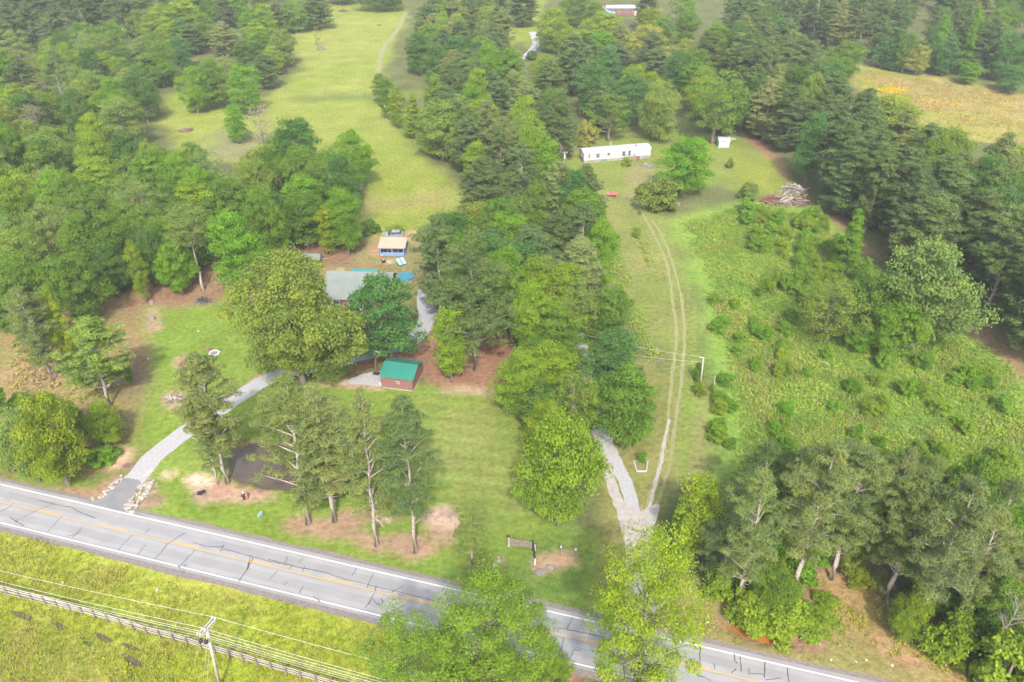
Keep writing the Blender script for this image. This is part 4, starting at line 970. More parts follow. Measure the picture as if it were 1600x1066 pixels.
# ------------------------------------------------------------------ weeds, tall grass, flowers: uncountable ground cover
KEEP_CLEAR = [(np.array([(p.x, p.y) for p in path[::2]]), 2.3), (np.array([(G(*p).x, G(*p).y) for p in [(622, 590), (640, 595), (610, 590), (575, 592), (590, 594), (190, 770), (175, 780), (205, 770), (200, 785)]]), 2.4),
    (np.array([(G(*p).x, G(*p).y) for p in [(310, 755), (325, 752), (345, 762), (365, 768), (390, 772), (330, 775), (690, 815), (680, 808), (655, 850), (640, 855), (850, 880), (870, 872), (480, 815), (590, 845), (655, 835)]]), 1.9)]
def cover(name, pxs, dens, size, leaves, seed, cols, mode='weed', clump=4.0, thr=.0, avoid=True, hz=1.0, fade=2.5):
    rng = np.random.default_rng(seed); P = [G(*p) for p in pxs]
    xs_ = np.array([p.x for p in P]); ys_ = np.array([p.y for p in P]); A = (xs_.max() - xs_.min()) * (ys_.max() - ys_.min())
    n = int(A * dens); x = rng.uniform(xs_.min(), xs_.max(), n); y = rng.uniform(ys_.min(), ys_.max(), n)
    ins = np.zeros(n, bool)
    for i in range(len(P)):
        a = P[i]; b = P[(i + 1) % len(P)]; c = ((a.y > y) != (b.y > y)) & (x < (b.x - a.x) * (y - a.y) / (b.y - a.y + 1e-12) + a.x); ins ^= c
    ed = np.full(n, 1e9)
    for i in range(len(P)):
        a = P[i]; b = P[(i + 1) % len(P)]; e = b - a; tt = np.clip(((x - a.x) * e.x + (y - a.y) * e.y) / (e.x * e.x + e.y * e.y), 0, 1); ed = np.minimum(ed, np.hypot(x - a.x - tt * e.x, y - a.y - tt * e.y))
    if fade: ins &= ed > fade * (rng.random(n) * .6 + fbm(x, y, 5, seed + 8, 3) * 1.2 - .3)
    dn = fbm(x, y, clump, seed + 3, 3); ins &= dn + rng.normal(0, .06, n) > thr
    if avoid:
        o = y - road_y(x); ins &= (o > OT + 1.3) | (o < OB - 1.2)
    gi = np.clip(np.searchsorted(gx, x), 0, nx - 1); gj = np.clip(np.searchsorted(gy, y), 0, ny - 1); ins &= Zg[gj * nx + gi] > -.03
    for (pts, rad) in KEEP_CLEAR:
        ins &= np.min(np.hypot(x[:, None] - pts[None, :, 0], y[:, None] - pts[None, :, 1]), axis=1) > rad
    x, y, dn = x[ins], y[ins], dn[ins]; n = len(x)
    k = leaves; x = np.repeat(x, k); y = np.repeat(y, k); m = n * k
    sz = np.repeat(size * rng.uniform(.6, 1.4, n) * (.6 + .9 * dn), k)
    ci = np.repeat(np.clip((dn - .5) * 2.4 + rng.normal(0, .33, n) + .5, 0, .999), k)
    C = np.array(cols) * .74; col = C[(ci * len(C)).astype(int)] * rng.uniform(.82, 1.2, m)[:, None]
    a = rng.uniform(0, 6.283, m); tl = rng.uniform(.2, 1.1, m)
    if mode == 'weed':
        off = rng.normal(0, 1, (m, 2)) * sz[:, None] * .38; z = np.abs(rng.normal(.55, .3, m)) * sz * hz
        nr = np.stack([np.cos(a) * tl * .7, np.sin(a) * tl * .7, np.ones(m)], 1); nr /= np.linalg.norm(nr, axis=1)[:, None]
        t = unit(m, rng); t -= nr * (t * nr).sum(1)[:, None]; t /= np.linalg.norm(t, axis=1)[:, None]; b = np.cross(nr, t); s = sz[:, None] * .34
        c = np.stack([x + off[:, 0], y + off[:, 1], z], 1)
        V = np.stack([c - t * s, c - b * s * .6, c + t * s, c + b * s * .6], 1)
    else:       # grass blades
        off = rng.normal(0, 1, (m, 2)) * sz[:, None] * .5; h = sz * rng.uniform(.6, 1.2, m) * hz
        c = np.stack([x + off[:, 0], y + off[:, 1], np.full(m, -.02)], 1); wv = np.stack([np.cos(a), np.sin(a), 0 * a], 1) * (sz * .10)[:, None]
        tip = c + np.stack([np.cos(a + 1.5) * h * tl * .55, np.sin(a + 1.5) * h * tl * .55, h], 1)
        V = np.stack([c - wv, c + wv, tip], 1)
    kk = V.shape[1]
    me = np_mesh(name, V.reshape(-1, 3), np.arange(m * kk).reshape(-1, kk), M['weed'], np.repeat(rng.normal(0, .35, m), kk), np.repeat(col, kk, axis=0))
    return stuff(link(bpy.data.objects.new(name, me)))
FIELD = [(1092, 335), (1180, 312), (1300, 335), (1350, 415), (1480, 505), (1600, 560), (1660, 700), (1640, 880), (1400, 840), (1250, 790), (1120, 760), (1130, 640), (1105, 520), (1085, 420), (1048, 345)]
OV = [(.135, .235, .045), (.165, .28, .05), (.20, .32, .045), (.235, .35, .045), (.26, .335, .075)]
cover('weeds', FIELD, 9.5, .36, 6, 50, OV, 'weed', 4, fade=5)
cover('tall_grass', FIELD, 4, .5, 6, 51, [(.2, .25, .05), (.25, .28, .08), (.31, .29, .12)], 'grass', 6, .45, fade=5)
cover('weeds', [(880, 330), (930, 330), (990, 420), (1040, 560), (1030, 620), (975, 540), (950, 440), (905, 380)], 6, .36, 6, 52, OV[1:], 'weed', 4, .4)
cover('weeds', [(975, 355), (1000, 345), (1025, 400), (1040, 470), (1010, 440)], 6, .34, 6, 57, OV, 'weed', 4, .45)
VG = [(.21, .275, .032), (.245, .30, .034), (.28, .31, .045), (.33, .31, .10)]
cover('verge_grass', [(-60, 790), (0, 815), (400, 917), (700, 990), (830, 1020), (830, 1110), (-60, 1110)], 14, .26, 6, 53, VG, 'grass', 5)
cover('verge_weeds', [(-60, 930), (300, 1010), (330, 1100), (-60, 1100)], 3.5, .25, 6, 54, [(.18, .28, .03), (.22, .31, .025), (.28, .32, .03)], 'weed', 3, .45)
cover('lawn_grass', [(215, 750), (330, 650), (600, 600), (800, 600), (840, 800), (960, 860), (960, 965), (690, 915), (210, 800)], 9, .15, 5, 55, [(.18, .27, .04), (.22, .29, .045), (.26, .30, .06)], 'grass', 5)
cover('slope_weeds', [(1180, 960), (1270, 880), (1390, 940), (1500, 1030), (1600, 1080), (1500, 1075), (1340, 1030), (1240, 1000)], 7, .25, 6, 56, [(.18, .28, .025), (.22, .31, .03), (.29, .31, .05)], 'weed', 2.5, .46)
cover('roadside_grass', [(1010, 900), (1100, 930), (1200, 985), (1350, 1035), (1600, 1105), (1500, 1120), (1030, 990)], 7, .28, 6, 58, [(.2, .25, .04), (.26, .28, .06), (.33, .29, .12)], 'grass', 4)
YEL = [(.6, .42, .01), (.65, .46, .02)]
cover('yellow_flowers', [(1340, 125), (1400, 125), (1430, 140), (1420, 150), (1380, 150), (1345, 135)], 6, .32, 5, 60, YEL, 'weed', 5, .45, False)
cover('yellow_flowers', [(1330, 118), (1480, 135), (1600, 150), (1600, 205), (1500, 200), (1400, 165)], 1.6, .24, 5, 61, YEL, 'weed', 9, .58, False)
cover('meadow_grass', [(1280, 95), (1480, 128), (1620, 155), (1620, 235), (1500, 215), (1380, 170)], 2.2, .4, 6, 62, [(.22, .27, .06), (.29, .27, .08), (.33, .27, .13)], 'grass', 8, .3, False)
cover('yellow_flowers', [(-20, 820), (60, 830), (150, 865), (120, 890), (0, 860)], 2, .22, 4, 63, YEL, 'weed', 4, .55)
cover('pasture_grass', [(570, 250), (690, 260), (720, 330), (690, 360), (580, 370)], 2.5, .3, 5, 64, [(.22, .29, .045), (.28, .31, .06), (.33, .32, .09)], 'grass', 6)
cover('pond_reeds', [(345, 690), (395, 676), (470, 684), (580, 708), (590, 775), (450, 782), (400, 778), (350, 765)], 9, .5, 5, 67, [(.15, .21, .04), (.2, .24, .05), (.27, .24, .1)], 'grass', 2.5, .5)
cover('straw_litter', [(0, 540), (60, 520), (180, 560), (200, 640), (80, 660), (0, 650)], 2.2, .45, 6, 66, [(.22, .30, .035), (.29, .29, .06), (.36, .28, .14)], 'weed', 4, .42)

# ================================================================== buildings
def frame_of(p0, p1):
    d = p1 - p0; return math.atan2(d.y, d.x), d.length
def gable_roof(W, D, zw, rise, oh, ridge=.5, th=.10, ribs=0, ribh=.03, x0=0, sides='fb'):
    """roof sheets, front slope and back slope, ridge along x; local frame with the front wall at y=0"""
    out = []
    yr = D * ridge; zr = zw + rise
    for sd in sides:
        ye = -oh if sd == 'f' else D + oh
        ze = zw - rise * oh / (yr if sd == 'f' else D - yr)
        m = MB(); xa, xb = x0 - oh, x0 + W + oh
        up = Vector((0, (ze - zr) * (1 if sd == 'b' else -1), abs(ye - yr) * 1)).normalized() * th
        if up.z < 0: up = -up
        a = [Vector((xa, ye, ze)), Vector((xb, ye, ze)), Vector((xb, yr, zr)), Vector((xa, yr, zr))]
        vs = a + [v + up for v in a]
        m.add(vs, [(0, 1, 2, 3), (7, 6, 5, 4), (0, 4, 5, 1), (1, 5, 6, 2), (2, 6, 7, 3), (3, 7, 4, 0)])
        for i in range(ribs):
            x = xa + (xb - xa) * (i + .5) / ribs
            c = [Vector((x - .03, ye, ze)) + up, Vector((x + .03, ye, ze)) + up, Vector((x + .03, yr, zr)) + up, Vector((x - .03, yr, zr)) + up]
            q = up.normalized() * ribh
            m.add([v - q for v in c] + [v + q for v in c], [(7, 6, 5, 4), (4, 5, 1, 0), (5, 6, 2, 1), (6, 7, 3, 2), (7, 4, 0, 3)])
        out.append(m)
    return out
def gable_walls(W, D, zw, rise, ridge=.5, z0=-.1, lap=0, t=.0):
    m = MB(); yr = D * ridge
    m.add([(0, 0, z0), (W, 0, z0), (W, D, z0), (0, D, z0), (0, 0, zw), (W, 0, zw), (W, D, zw), (0, D, zw), (0, yr, zw + rise - .02), (W, yr, zw + rise - .02)],
          [(0, 1, 5, 4), (2, 3, 7, 6), (1, 2, 6, 9, 5), (3, 0, 4, 8, 7), (3, 2, 1, 0)])
    return m
def lap_boards(W, D, z0, z1, ridge, rise, n):
    """clapboards on the front and both ends, each board tilted a little"""
    m = MB(); h = (z1 - z0) / n
    for i in range(n):
        z = z0 + i * h
        for (ax, ay), (bx, by), nx_, ny_ in (((0, 0), (W, 0), 0, -1), ((W, 0), (W, D), 1, 0), ((0, D), (0, 0), -1, 0)):
            o = .045
            m.add([(ax + nx_ * o, ay + ny_ * o, z), (bx + nx_ * o, by + ny_ * o, z), (bx + nx_ * .006, by + ny_ * .006, z + h), (ax + nx_ * .006, ay + ny_ * .006, z + h), (ax, ay, z), (bx, by, z)], [(0, 1, 2, 3), (4, 5, 1, 0)])
    return m
def window(parent, x, z, wd, hg, y=-.04, face='f', W=0):
    fr = MB()
    if face == 'f':
        for dx, dz, a, b in ((0, hg / 2 + .04, wd + .16, .08), (0, -hg / 2 - .04, wd + .16, .08), (-wd / 2 - .04, 0, .08, hg), (wd / 2 + .04, 0, .08, hg), (0, 0, wd, .05)):
            fr.box((x + dx, y, z + dz), (a, .1, b))
        f = fr.build('window', 'white', parent); pn = MB().box((x, y + .015, z), (wd, .04, hg)).build('pane', 'glass', f)
    else:
        for dy, dz, a, b in ((0, hg / 2 + .04, wd + .16, .08), (0, -hg / 2 - .04, wd + .16, .08), (-wd / 2 - .04, 0, .08, hg), (wd / 2 + .04, 0, .08, hg)):
            fr.box((y, x + dy, z + dz), (.1, a, b))
        f = fr.build('window', 'white', parent); pn = MB().box((y + .01, x, z), (.06, wd, hg)).build('pane', 'glass', f)
    return f

# --- shed with the green metal roof
p0, p1 = G(598, 605.4), G(645.3, 611.6); rz, W = frame_of(p0, p1)
t = thing('shed', 'brown clapboard shed with green metal roof beside the pine-straw bed', 'shed', p0, rz)
D = 4.6; zw = 2.2; rise = .95
gable_walls(W, D, zw, rise).build('wall', 'brownwall', t)
lap_boards(W, D, 0, zw, .5, rise, 11).build('siding', 'brownwall', t)
for m in gable_roof(W, D, zw, rise, .28, ribs=13): m.build('roof', 'greenroof', t)
ft = MB(); ft.box((W / 2, D / 2, .03), (W + .14, D + .14, .16)); ft.build('foundation', 'concrete', t)
c = MB(); c.box((W * .52, -.07, 1.42), (.62, .06, .13)); c.build('wall_vent', 'white', t); c = MB(); c.box((W * .54, -.07, 1.1), (.5, .06, .10)); c.build('wall_vent', 'concrete', t)
tr = MB()
for x in (0, W): tr.box((x, -.06, zw / 2), (.1, .06, zw)); tr.box((x + (.06 if x else -.06), D * .5, zw + .05), (.05, D, .08))
tr.build('corner_trim', 'brownwall', t)

# --- white mobile home
p0, p1 = G(911.9, 255.2), G(1016, 246.5); rz, W = frame_of(p0, p1)
t = thing('mobile_home', 'long white mobile home with rust-stained white metal roof on the far lawn', 'mobile home', p0, rz)
D = 3.9; zw = 2.45; rise = .42; zs = .72
MB().box((W / 2, D / 2, zs / 2 - .05), (W - .06, D - .06, zs + .1)).build('skirting', 'skirt', t)
w_ = gable_walls(W, D, zw, rise, z0=zs); w_.build('wall', 'white', t)
sl = MB()
for x in np.arange(.5, W, 1.22): sl.box((x, -.012, (zs + zw) / 2), (.05, .03, zw - zs - .1))
sl.box((W / 2, -.02, zs), (W, .05, .10)); sl.build('wall_batten', 'white', t)
for m in gable_roof(W, D, zw, rise, .12, ribs=14): m.build('roof', 'whiteroof', t)
for x, z, a, b in ((W * .077, 1.7, .38, .85), (W * .205, 1.66, .85, .95), (W * .365, 1.85, .7, .62), (W * .59, 1.65, .75, 1.1)): window(t, x, z, a, b)
d = MB().box((W * .635, -.05, 1.55), (.75, .1, 1.6)).build('door', 'white', t); MB().lathe([(.04, 0), (.05, .05)], (W * .635 + .28, -.12, 1.5), 8).build('handle', 'steel', d)
window(t, W * .672, 1.65, .75, 1.25); window(t, D * .4, 1.75, .55, .75, -.05, 'side')
v = MB()
for i in range(9): v.box((W * .255 + i * .19, -.03, .36), (.13, .08, .32))
v.build('skirting_vent', 'tarp', t); MB().box((W * .93, -.02, .55), (.18, .06, .18)).build('wall_box', 'dark', t)
MB().tube([(W * .465, D * .93, zw + .2), (W * .465, D * .93, zw + 1.25)], .11, 8).build('vent_pipe', 'white', t)
MB().box((W * .80, D * .4, zw + rise - .02), (.4, .4, .3)).build('roof_vent', 'dark', t); MB().box((W * .66, D * .25, zw + .28), (.35, .35, .14)).build('roof_vent', 'brick', t); MB().box((W * .09, D * .2, zw + .24), (.3, .3, .14)).build('roof_vent', 'brick', t)
st = MB(); st.box((W * .67, -1.0, .66), (2.4, 1.8, .12))
for k in range(5): st.box((W * .735, -1.5 - k * .02, .55), (.1, .1, .1))
for k in range(5): st.box((W * .70, -2.0 - k * .28,   .56 - k * .13), (1.1, .3, .07))
st.build('porch_steps', 'wood', t)
rl = MB()
for x in np.linspace(W * .67 - 1.15, W * .67 + 1.15, 7): rl.box((x, -1.88, 1.1), (.07, .07, .85))
rl.box((W * .67, -1.88, 1.52), (2.4, .09, .07))
for s_ in (-1.15, 1.15): rl.box((W * .67 + s_, -1.0, 1.52), (.07, 1.8, .07)); rl.box((W * .67 + s_, -.5, 1.1), (.07, .07, .85))
rl.build('porch_railing', 'wood', t)
# things by the mobile home
t = thing('sofa', 'red-brown discarded sofa against the mobile home skirting', 'sofa', G(996, 250.2), rz)
MB().box((0, 0, .25), (1.5, .8, .4)).build('seat', 'brick', t); MB().box((0, .36, .6), (1.5, .2, .5)).build('backrest', 'brick', t)
for s_ in (-.75, .75): MB().box((s_, 0, .45), (.2, .8, .55)).build('armrest', 'white', t)
def heap(name, label, cat, px, r, n, mats, hz=.5, seed=1, rnd=.3):
    rr = random.Random(seed); m = MB(); m2 = MB()
    for i in range(n):
        a = rr.uniform(0, 6.28); q = r * rr.random() ** .7; (m if i % 3 else m2).box((math.cos(a) * q, math.sin(a) * q * .7, hz * rr.uniform(.15, .7) * (1.2 - q / r)), (rr.uniform(.3, .9), rr.uniform(.3, .7), rr.uniform(.1, .4)), rr.uniform(0, 6), rr.uniform(-rnd, rnd), rr.uniform(-rnd, rnd))
    t = thing(name, label, cat, G(*px)); m.build('debris', mats[0], t); m2.build('debris', mats[1], t); return t
heap('tarp_heap', 'light blue crumpled tarp heap behind the white shed', 'tarp', (1141, 207), 1.9, 16, ('cyan', 'white'), .8, 3)
heap('scrap_pile', 'white scrap items on the grass right of the white shed', 'scrap', (1144, 218), 1.0, 7, ('white', 'concrete'), .7, 4)
heap('scrap_pile', 'grey tumbled block pile on the bare soil before the mobile home', 'rubble', (1008, 259), 1.2, 9, ('skirt', 'greyrock'), .5, 5)
heap('scrap_pile', 'grey rubble trailing beside the round lawn tree', 'rubble', (1016.5, 262), .9, 8, ('greyrock', 'skirt'), .5, 6)
o = MB(); rr = random.Random(5)
for i in range(7): o.box((rr.uniform(-1.2, 1.2), rr.uniform(-1, 1), .08), (rr.uniform(.8, 2), .12, .1), rr.uniform(-.9, -.3))
o = o.build('plank_pile', 'wood', None, G(976, 310)); tag(o, 'few pale planks lying in grass beside the red bench', 'planks')
t = thing('bench', 'faded red bench standing in grass left of the two-track', 'bench', G(957, 308), -.05)
MB().box((0, 0, .6), (2.0, .5, .12)).build('seat', 'redbench', t); MB().box((0, .25, .95), (2.0, .08, .5)).build('backrest', 'redbench', t); MB().box((-1.05, .1, .75), (.14, .4, .4)).build('armrest', 'white', t)
for x in (-.85, .85): MB().box((x, 0, .27), (.14, .45, .56)).build('leg', 'redbench', t)
t = thing('crate', 'pale wooden crate at the right foot of the wide olive bush', 'crate', G(1058, 322), .1)
for k in range(4): MB().box((0, -.45 if k == 0 else .45 if k == 1 else 0, .35) if k < 2 else ((-.5 if k == 2 else .5), 0, .35), (1.0, .06, .7) if k < 2 else (.06, .9, .7)).build('board', 'wood', t)
MB().box((0, 0, .68), (1.1, 1.0, .06)).build('lid', 'wood', t)

# --- small white and light blue shed
t = thing('shed', 'small light blue shed with white roof edge and brown roof patch', 'shed', G(1122.5, 230.6), -.05)
W, D = 2.7, 3.0
gable_walls(W, D, 1.75, .55).build('wall', 'cyan', t)
for m in gable_roof(W, D, 1.75, .55, .18): m.build('roof', 'white', t)
MB().box((W * .5, D * .62, 2.17), (2.3, 1.2, .06), 0, -.3).build('roof_patch', 'brick', t)
MB().box((W * .52, -.03, .85), (1.3, .06, 1.5)).build('door', 'white', t); MB().box((W * .52, -.07, 1.62), (1.5, .06, .14)).build('door_track', 'tarp', t)

# --- house with the grey-green roof
p0, p1 = G(508, 487), G(606, 489.5); rz, W = frame_of(p0, p1)
t = thing('house', 'house with grey-green shingle roof half hidden between two big trees', 'house', p0, rz)
zw = 2.8; D = 9.0; rise = 2.1
gable_walls(W, D, zw, rise, .62).build('wall', 'deck', t)
for m in gable_roof(W, D, zw, rise, .45, .62, ribs=0): m.build('roof', 'greyroof', t)
for x in (W * .2, W * .45, W * .72): window(t, x, 1.6, 1.1, 1.2)
d = MB().box((W * .58, -.05, 1.05), (.95, .1, 2.1)).build('door', 'white', t); MB().lathe([(.04, 0), (.05, .05)], (W * .58 + .35, -.13, 1.0), 8).build('handle', 'steel', d)
pf = MB().box((W / 2, -1.3, .35), (W * .86, 2.4, .12)).build('porch_floor', 'deck', t)
for x in np.linspace(W * .08, W * .92, 6): MB().box((x, -2.4, .7), (.12, .12, 1.5)).build('porch_post', 'deck', t)
r_ = MB(); r_.box((W / 2, -2.4, 1.38), (W * .86, .12, .1)); r_.box((W / 2, -2.4, .6), (W * .86, .08, .08))
for x in np.arange(W * .08, W * .92, .28): r_.box((x, -2.4, .98), (.05, .05, .75))
r_.build('porch_railing', 'deck', t)
MB().box((W * .40, -.9, .8), (1.1, .6, .8)).build('grill_box', 'black', t)
MB().box((W * .62, D * .5, zw + rise - .1), (.5, .5, .7)).build('roof_vent', 'greyroof', t)
t = thing('awning', 'flat teal awning behind the grey-roofed house', 'awning', G(571, 444), rz)
MB().box((0, 0, 2.5), (4.6, 1.9, .08), 0, .08).build('canopy', 'teal', t)
for x, y in ((-2.1, -.8), (2.1, -.8), (-2.1, .8), (2.1, .8)): MB().tube([(x, y, -.1), (x, y, 2.47 + y * .08)], .05, 6).build('post', 'steel', t)

# --- pavilion with the tan roof
p0, p1 = G(594.5, 400), G(632, 400.5); rz, W = frame_of(p0, p1)
t = thing('pavilion', 'blue open-front pavilion with tan metal roof behind the house', 'pavilion', p0, rz)
D = 4.4; zw = 1.85; rise = .6
for m in gable_roof(W, D, zw, rise, .30, .72, ribs=10): m.build('roof', 'tanroof', t)
MB().box((W / 2, D / 2, .05), (W, D, .25)).build('floor', 'concrete', t)
for x in (0.06, W - .06): MB().box((x, D / 2, zw * .5 - .05), (.12, D, zw)).build('side_wall', 'blue', t)
MB().box((W / 2, D - .06, zw * .5), (W - .25, .12, zw)).build('back_wall', 'blue', t)
for x in (.1, W * .5, W - .1): MB().box((x, -.02, zw / 2), (.16, .16, zw - .03)).build('post', 'blue', t)
MB().box((W / 2, -.09, .38), (W, .1, .55)).build('front_panel', 'blue', t); MB().box((W / 2, -.10, zw - .22), (W, .06, .12)).build('header', 'blue', t)
t2 = thing('canoe', 'long white canoe resting on a rack inside the blue pavilion', 'canoe', p0 + Matrix.Rotation(rz, 3, 'Z') @ Vector((W * .5, 1.0, 1.0)), rz + .05)
m = MB(); n = 14
for i in range(n + 1):
    q = i / n * 2 - 1; wd = .42 * (1 - q * q) ** .6 + .02; zt = .32 + .16 * q * q
    m.v += [(q * 1.75, -wd, zt), (q * 1.75, -wd * .6, .06), (q * 1.75, 0, 0), (q * 1.75, wd * .6, .06), (q * 1.75, wd, zt)]
for i in range(n):
    for j in range(4): m.f.append((i * 5 + j, (i + 1) * 5 + j, (i + 1) * 5 + j + 1, i * 5 + j + 1))
m.build('hull', 'white', t2, smooth=True)
for q in (-.7, .7): MB().box((q, 0, .29), (.2, .7, .04)).build('seat', 'wood', t2)
t2 = thing('canoe_rack', 'grey metal rack under the white canoe in the pavilion', 'rack', p0 + Matrix.Rotation(rz, 3, 'Z') @ Vector((W * .5, 1.0, .18)), rz)
for x in (-1.1, 0, 1.1):
    for y in (-.35, .35): MB().box((x, y, .4), (.07, .07, .8)).build('leg', 'steel', t2)
for y in (-.35, .35): MB().box((0, y, .79), (2.6, .07, .06)).build('rail', 'steel', t2)
t2 = thing('toy', 'small red and white toy at the left front corner of the pavilion', 'toy', G(597, 400.8)); MB().box((0, -.3, .14), (.5, .3, .28)).build('body', 'red', t2); MB().box((.1, -.3, .36), (.25, .25, .16)).build('seat', 'white', t2)

# --- car behind the pavilion
t = thing('parked_car', 'silver-grey hatchback parked behind the tan-roofed pavilion', 'car', G(614.5, 371.5), math.pi + .04)
L, Wd = 4.1, 1.75
def carprof(pr, hw, tuck=1.0):
    m = MB(); k = len(pr)
    for s_ in (-1, 1):
        m.v += [(x, s_ * hw * (tuck if z > .95 else 1), z) for x, z in pr]
    m.f.append(tuple(range(k - 1, -1, -1)) if True else ()); m.f.append(tuple(range(k, 2 * k)))
    for i in range(k): m.f.append((i, (i + 1) % k, k + (i + 1) % k, k + i))
    return m
b = carprof([(-2.05, .35), (-2.05, .8), (-1.95, .98), (-1.4, 1.02), (.75, .98), (1.75, .82), (2.05, .62), (2.05, .35)], Wd / 2).build('body', 'silver', t)
cb = carprof([(-1.75, 1.0), (-1.45, 1.42), (-.3, 1.5), (.25, 1.42), (.95, .99)], Wd / 2 - .08, .9).build('cabin', 'glass', t)
MB().box((-.62, 0, 1.5), (1.55, 1.28, .06)).build('roof', 'silver', t)
for s_ in (-1, 1):
    for x in (-.65, .35): MB().tube([(x - .1, s_ * .76, 1.0), (x, s_ * .69, 1.47)], .04, 5).build('pillar', 'silver', t)
    MB().box((.62, s_ * .95, 1.05), (.18, .14, .12)).build('mirror', 'black', t)
    MB().box((2.03, s_ * .6, .66), (.1, .35, .14)).build('headlight', 'white', t); MB().box((-2.05, s_ * .65, .8), (.06, .25, .2)).build('tail_light', 'red', t)
    for x in (-1.25, 1.3):
        wv = MB().tube([(x, s_ * .72, .32), (x, s_ * .9, .32)], .32, 14).build('wheel', 'tyre', t); MB().tube([(x, s_ * .89, .32), (x, s_ * .915, .32)], .19, 12).build('rim', 'steel', wv)

# --- loungers, grill, pool, kayak, trailer behind the house
def lounger(px, rz, lab):
    t = thing('sun_lounger', lab, 'lounger', G(*px), rz, 'blue sun loungers behind the house')
    m = MB(); pr = [(-.9, .62), (-.45, .32), (.2, .26), (.7, .34), (.95, .26)]
    for x, z in pr: m.v += [(-.32, x, z), (.32, x, z), (.32, x, z + .1), (-.32, x, z + .1)]
    for i in range(4):
        for j in range(4): m.f.append((i * 4 + j, i * 4 + (j + 1) % 4, i * 4 + 4 + (j + 1) % 4, i * 4 + 4 + j))
    m.f += [(3, 2, 1, 0), (16, 17, 18, 19)]
    m.build('seat', 'lounge', t)
    for s_ in (-.36, .36): MB().tube([(s_, x, z + .03) for x, z in pr], .045, 6).build('side_rail', 'navy', t)
    for s_ in (-.3, .3):
        for y in (-.4, .7): MB().tube([(s_, y, 0), (s_, y, .34)], .03, 6).build('leg', 'navy', t)
    return t
lounger((624, 412.5), math.pi + .45, 'light blue sun lounger nearer the black grill'); lounger((630.5, 411), math.pi + .45, 'light blue sun lounger nearer the dark pine')
t = thing('grill', 'black round-legged grill on the lawn before the pavilion', 'grill', G(599.5, 411))
MB().lathe([(.25, .3), (.42, .42), (.45, .6), (.42, .62)], n=14).build('bowl', 'black', t); MB().box((.02, 0, .66), (.36, .3, .04)).build('grate', 'white', t)
for k in range(3): MB().tube([(.3 * math.cos(k * 2.1), .3 * math.sin(k * 2.1), .36), (.42 * math.cos(k * 2.1), .42 * math.sin(k * 2.1), 0)], .03, 5).build('leg', 'black', t)
t = thing('pool', 'round above-ground pool with blue rim beside the bluish tree', 'pool', G(634, 438))
MB().lathe([(1.5, 0), (1.5, .8), (1.43, .8), (1.43, .05)], n=28).build('wall', 'skirt', t); MB().lathe([(1.42, .66), (.01, .66)], n=28).build('water', 'poolw', t)
MB().lathe([(1.42, .8), (1.6, .8), (1.6, .88), (1.42, .88)], n=28).build('rim', 'poolblue', t)
for k in range(10): MB().box((1.53 * math.cos(k * .628), 1.53 * math.sin(k * .628), .4), (.1, .1, .8), k * .628).build('post', 'white', t)
t = thing('kayak', 'red kayak leaning upright against the tree left of the pavilion', 'kayak', G(511.5, 397), .3)
m = MB(); n = 12
for i in range(n + 1):
    q = i / n; wd = .34 * math.sin(math.pi * q) ** .6 + .01
    for j in range(8): a = j * math.pi / 4; m.v.append((math.cos(a) * wd, math.sin(a) * wd * .45 + q * .5, q * 2.7))
for i in range(n):
    for j in range(8): m.f.append((i * 8 + j, i * 8 + (j + 1) % 8, i * 8 + 8 + (j + 1) % 8, i * 8 + 8 + j))
m.build('hull', 'red', t, smooth=True); MB().box((0, .12, 1.4), (.34, .1, .7), 0, -.18).build('cockpit', 'dark', t)
t = thing('swing', 'red and orange hanging swing on the white-trunked lime tree', 'swing', G(518.5, 390), .2)
for s_ in (-.2, .2): MB().tube([(s_, 0, 3.0), (s_, 0, 1.3)], .02, 5).build('rope', 'wood', t)
MB().box((0, 0, 1.3), (.7, .5, .08)).build('seat', 'red', t); MB().box((0, .24, 1.6), (.7, .07, .6)).build('backrest', 'orangepot', t)
t = thing('trailer', 'grey-green tarped trailer behind the very large oak', 'trailer', G(487, 407), -.1)
MB().box((0, 0, .6), (4.0, 2.1, .35)).build('bed', 'tarp', t); MB().add([(-2, -1.1, .78), (2, -1.1, .78), (2, 1.1, .78), (-2, 1.1, .78), (-1.8, 0, 1.5), (1.8, 0, 1.5)], [(0, 1, 5, 4), (2, 3, 4, 5), (1, 2, 5), (3, 0, 4)]).build('cover', 'tarp', t)
for s_ in (-1, 1): MB().tube([(.2, s_ * 1.05, .32), (.2, s_ * 1.22, .32)], .32, 12).build('wheel', 'tyre', t)
MB().box((2.6, 0, .5), (1.3, .1, .1)).build('drawbar', 'steel', t)
o = MB()
for i in range(5): o.box((random.uniform(-.6, .6), random.uniform(-.3, .3), .06 + i * .05), (1.8, .16, .07), random.uniform(-.25, .25))
tag(o.build('plank_pile', 'wood', None, G(478, 398)), 'small stack of planks on bare soil behind the tarped trailer', 'planks')

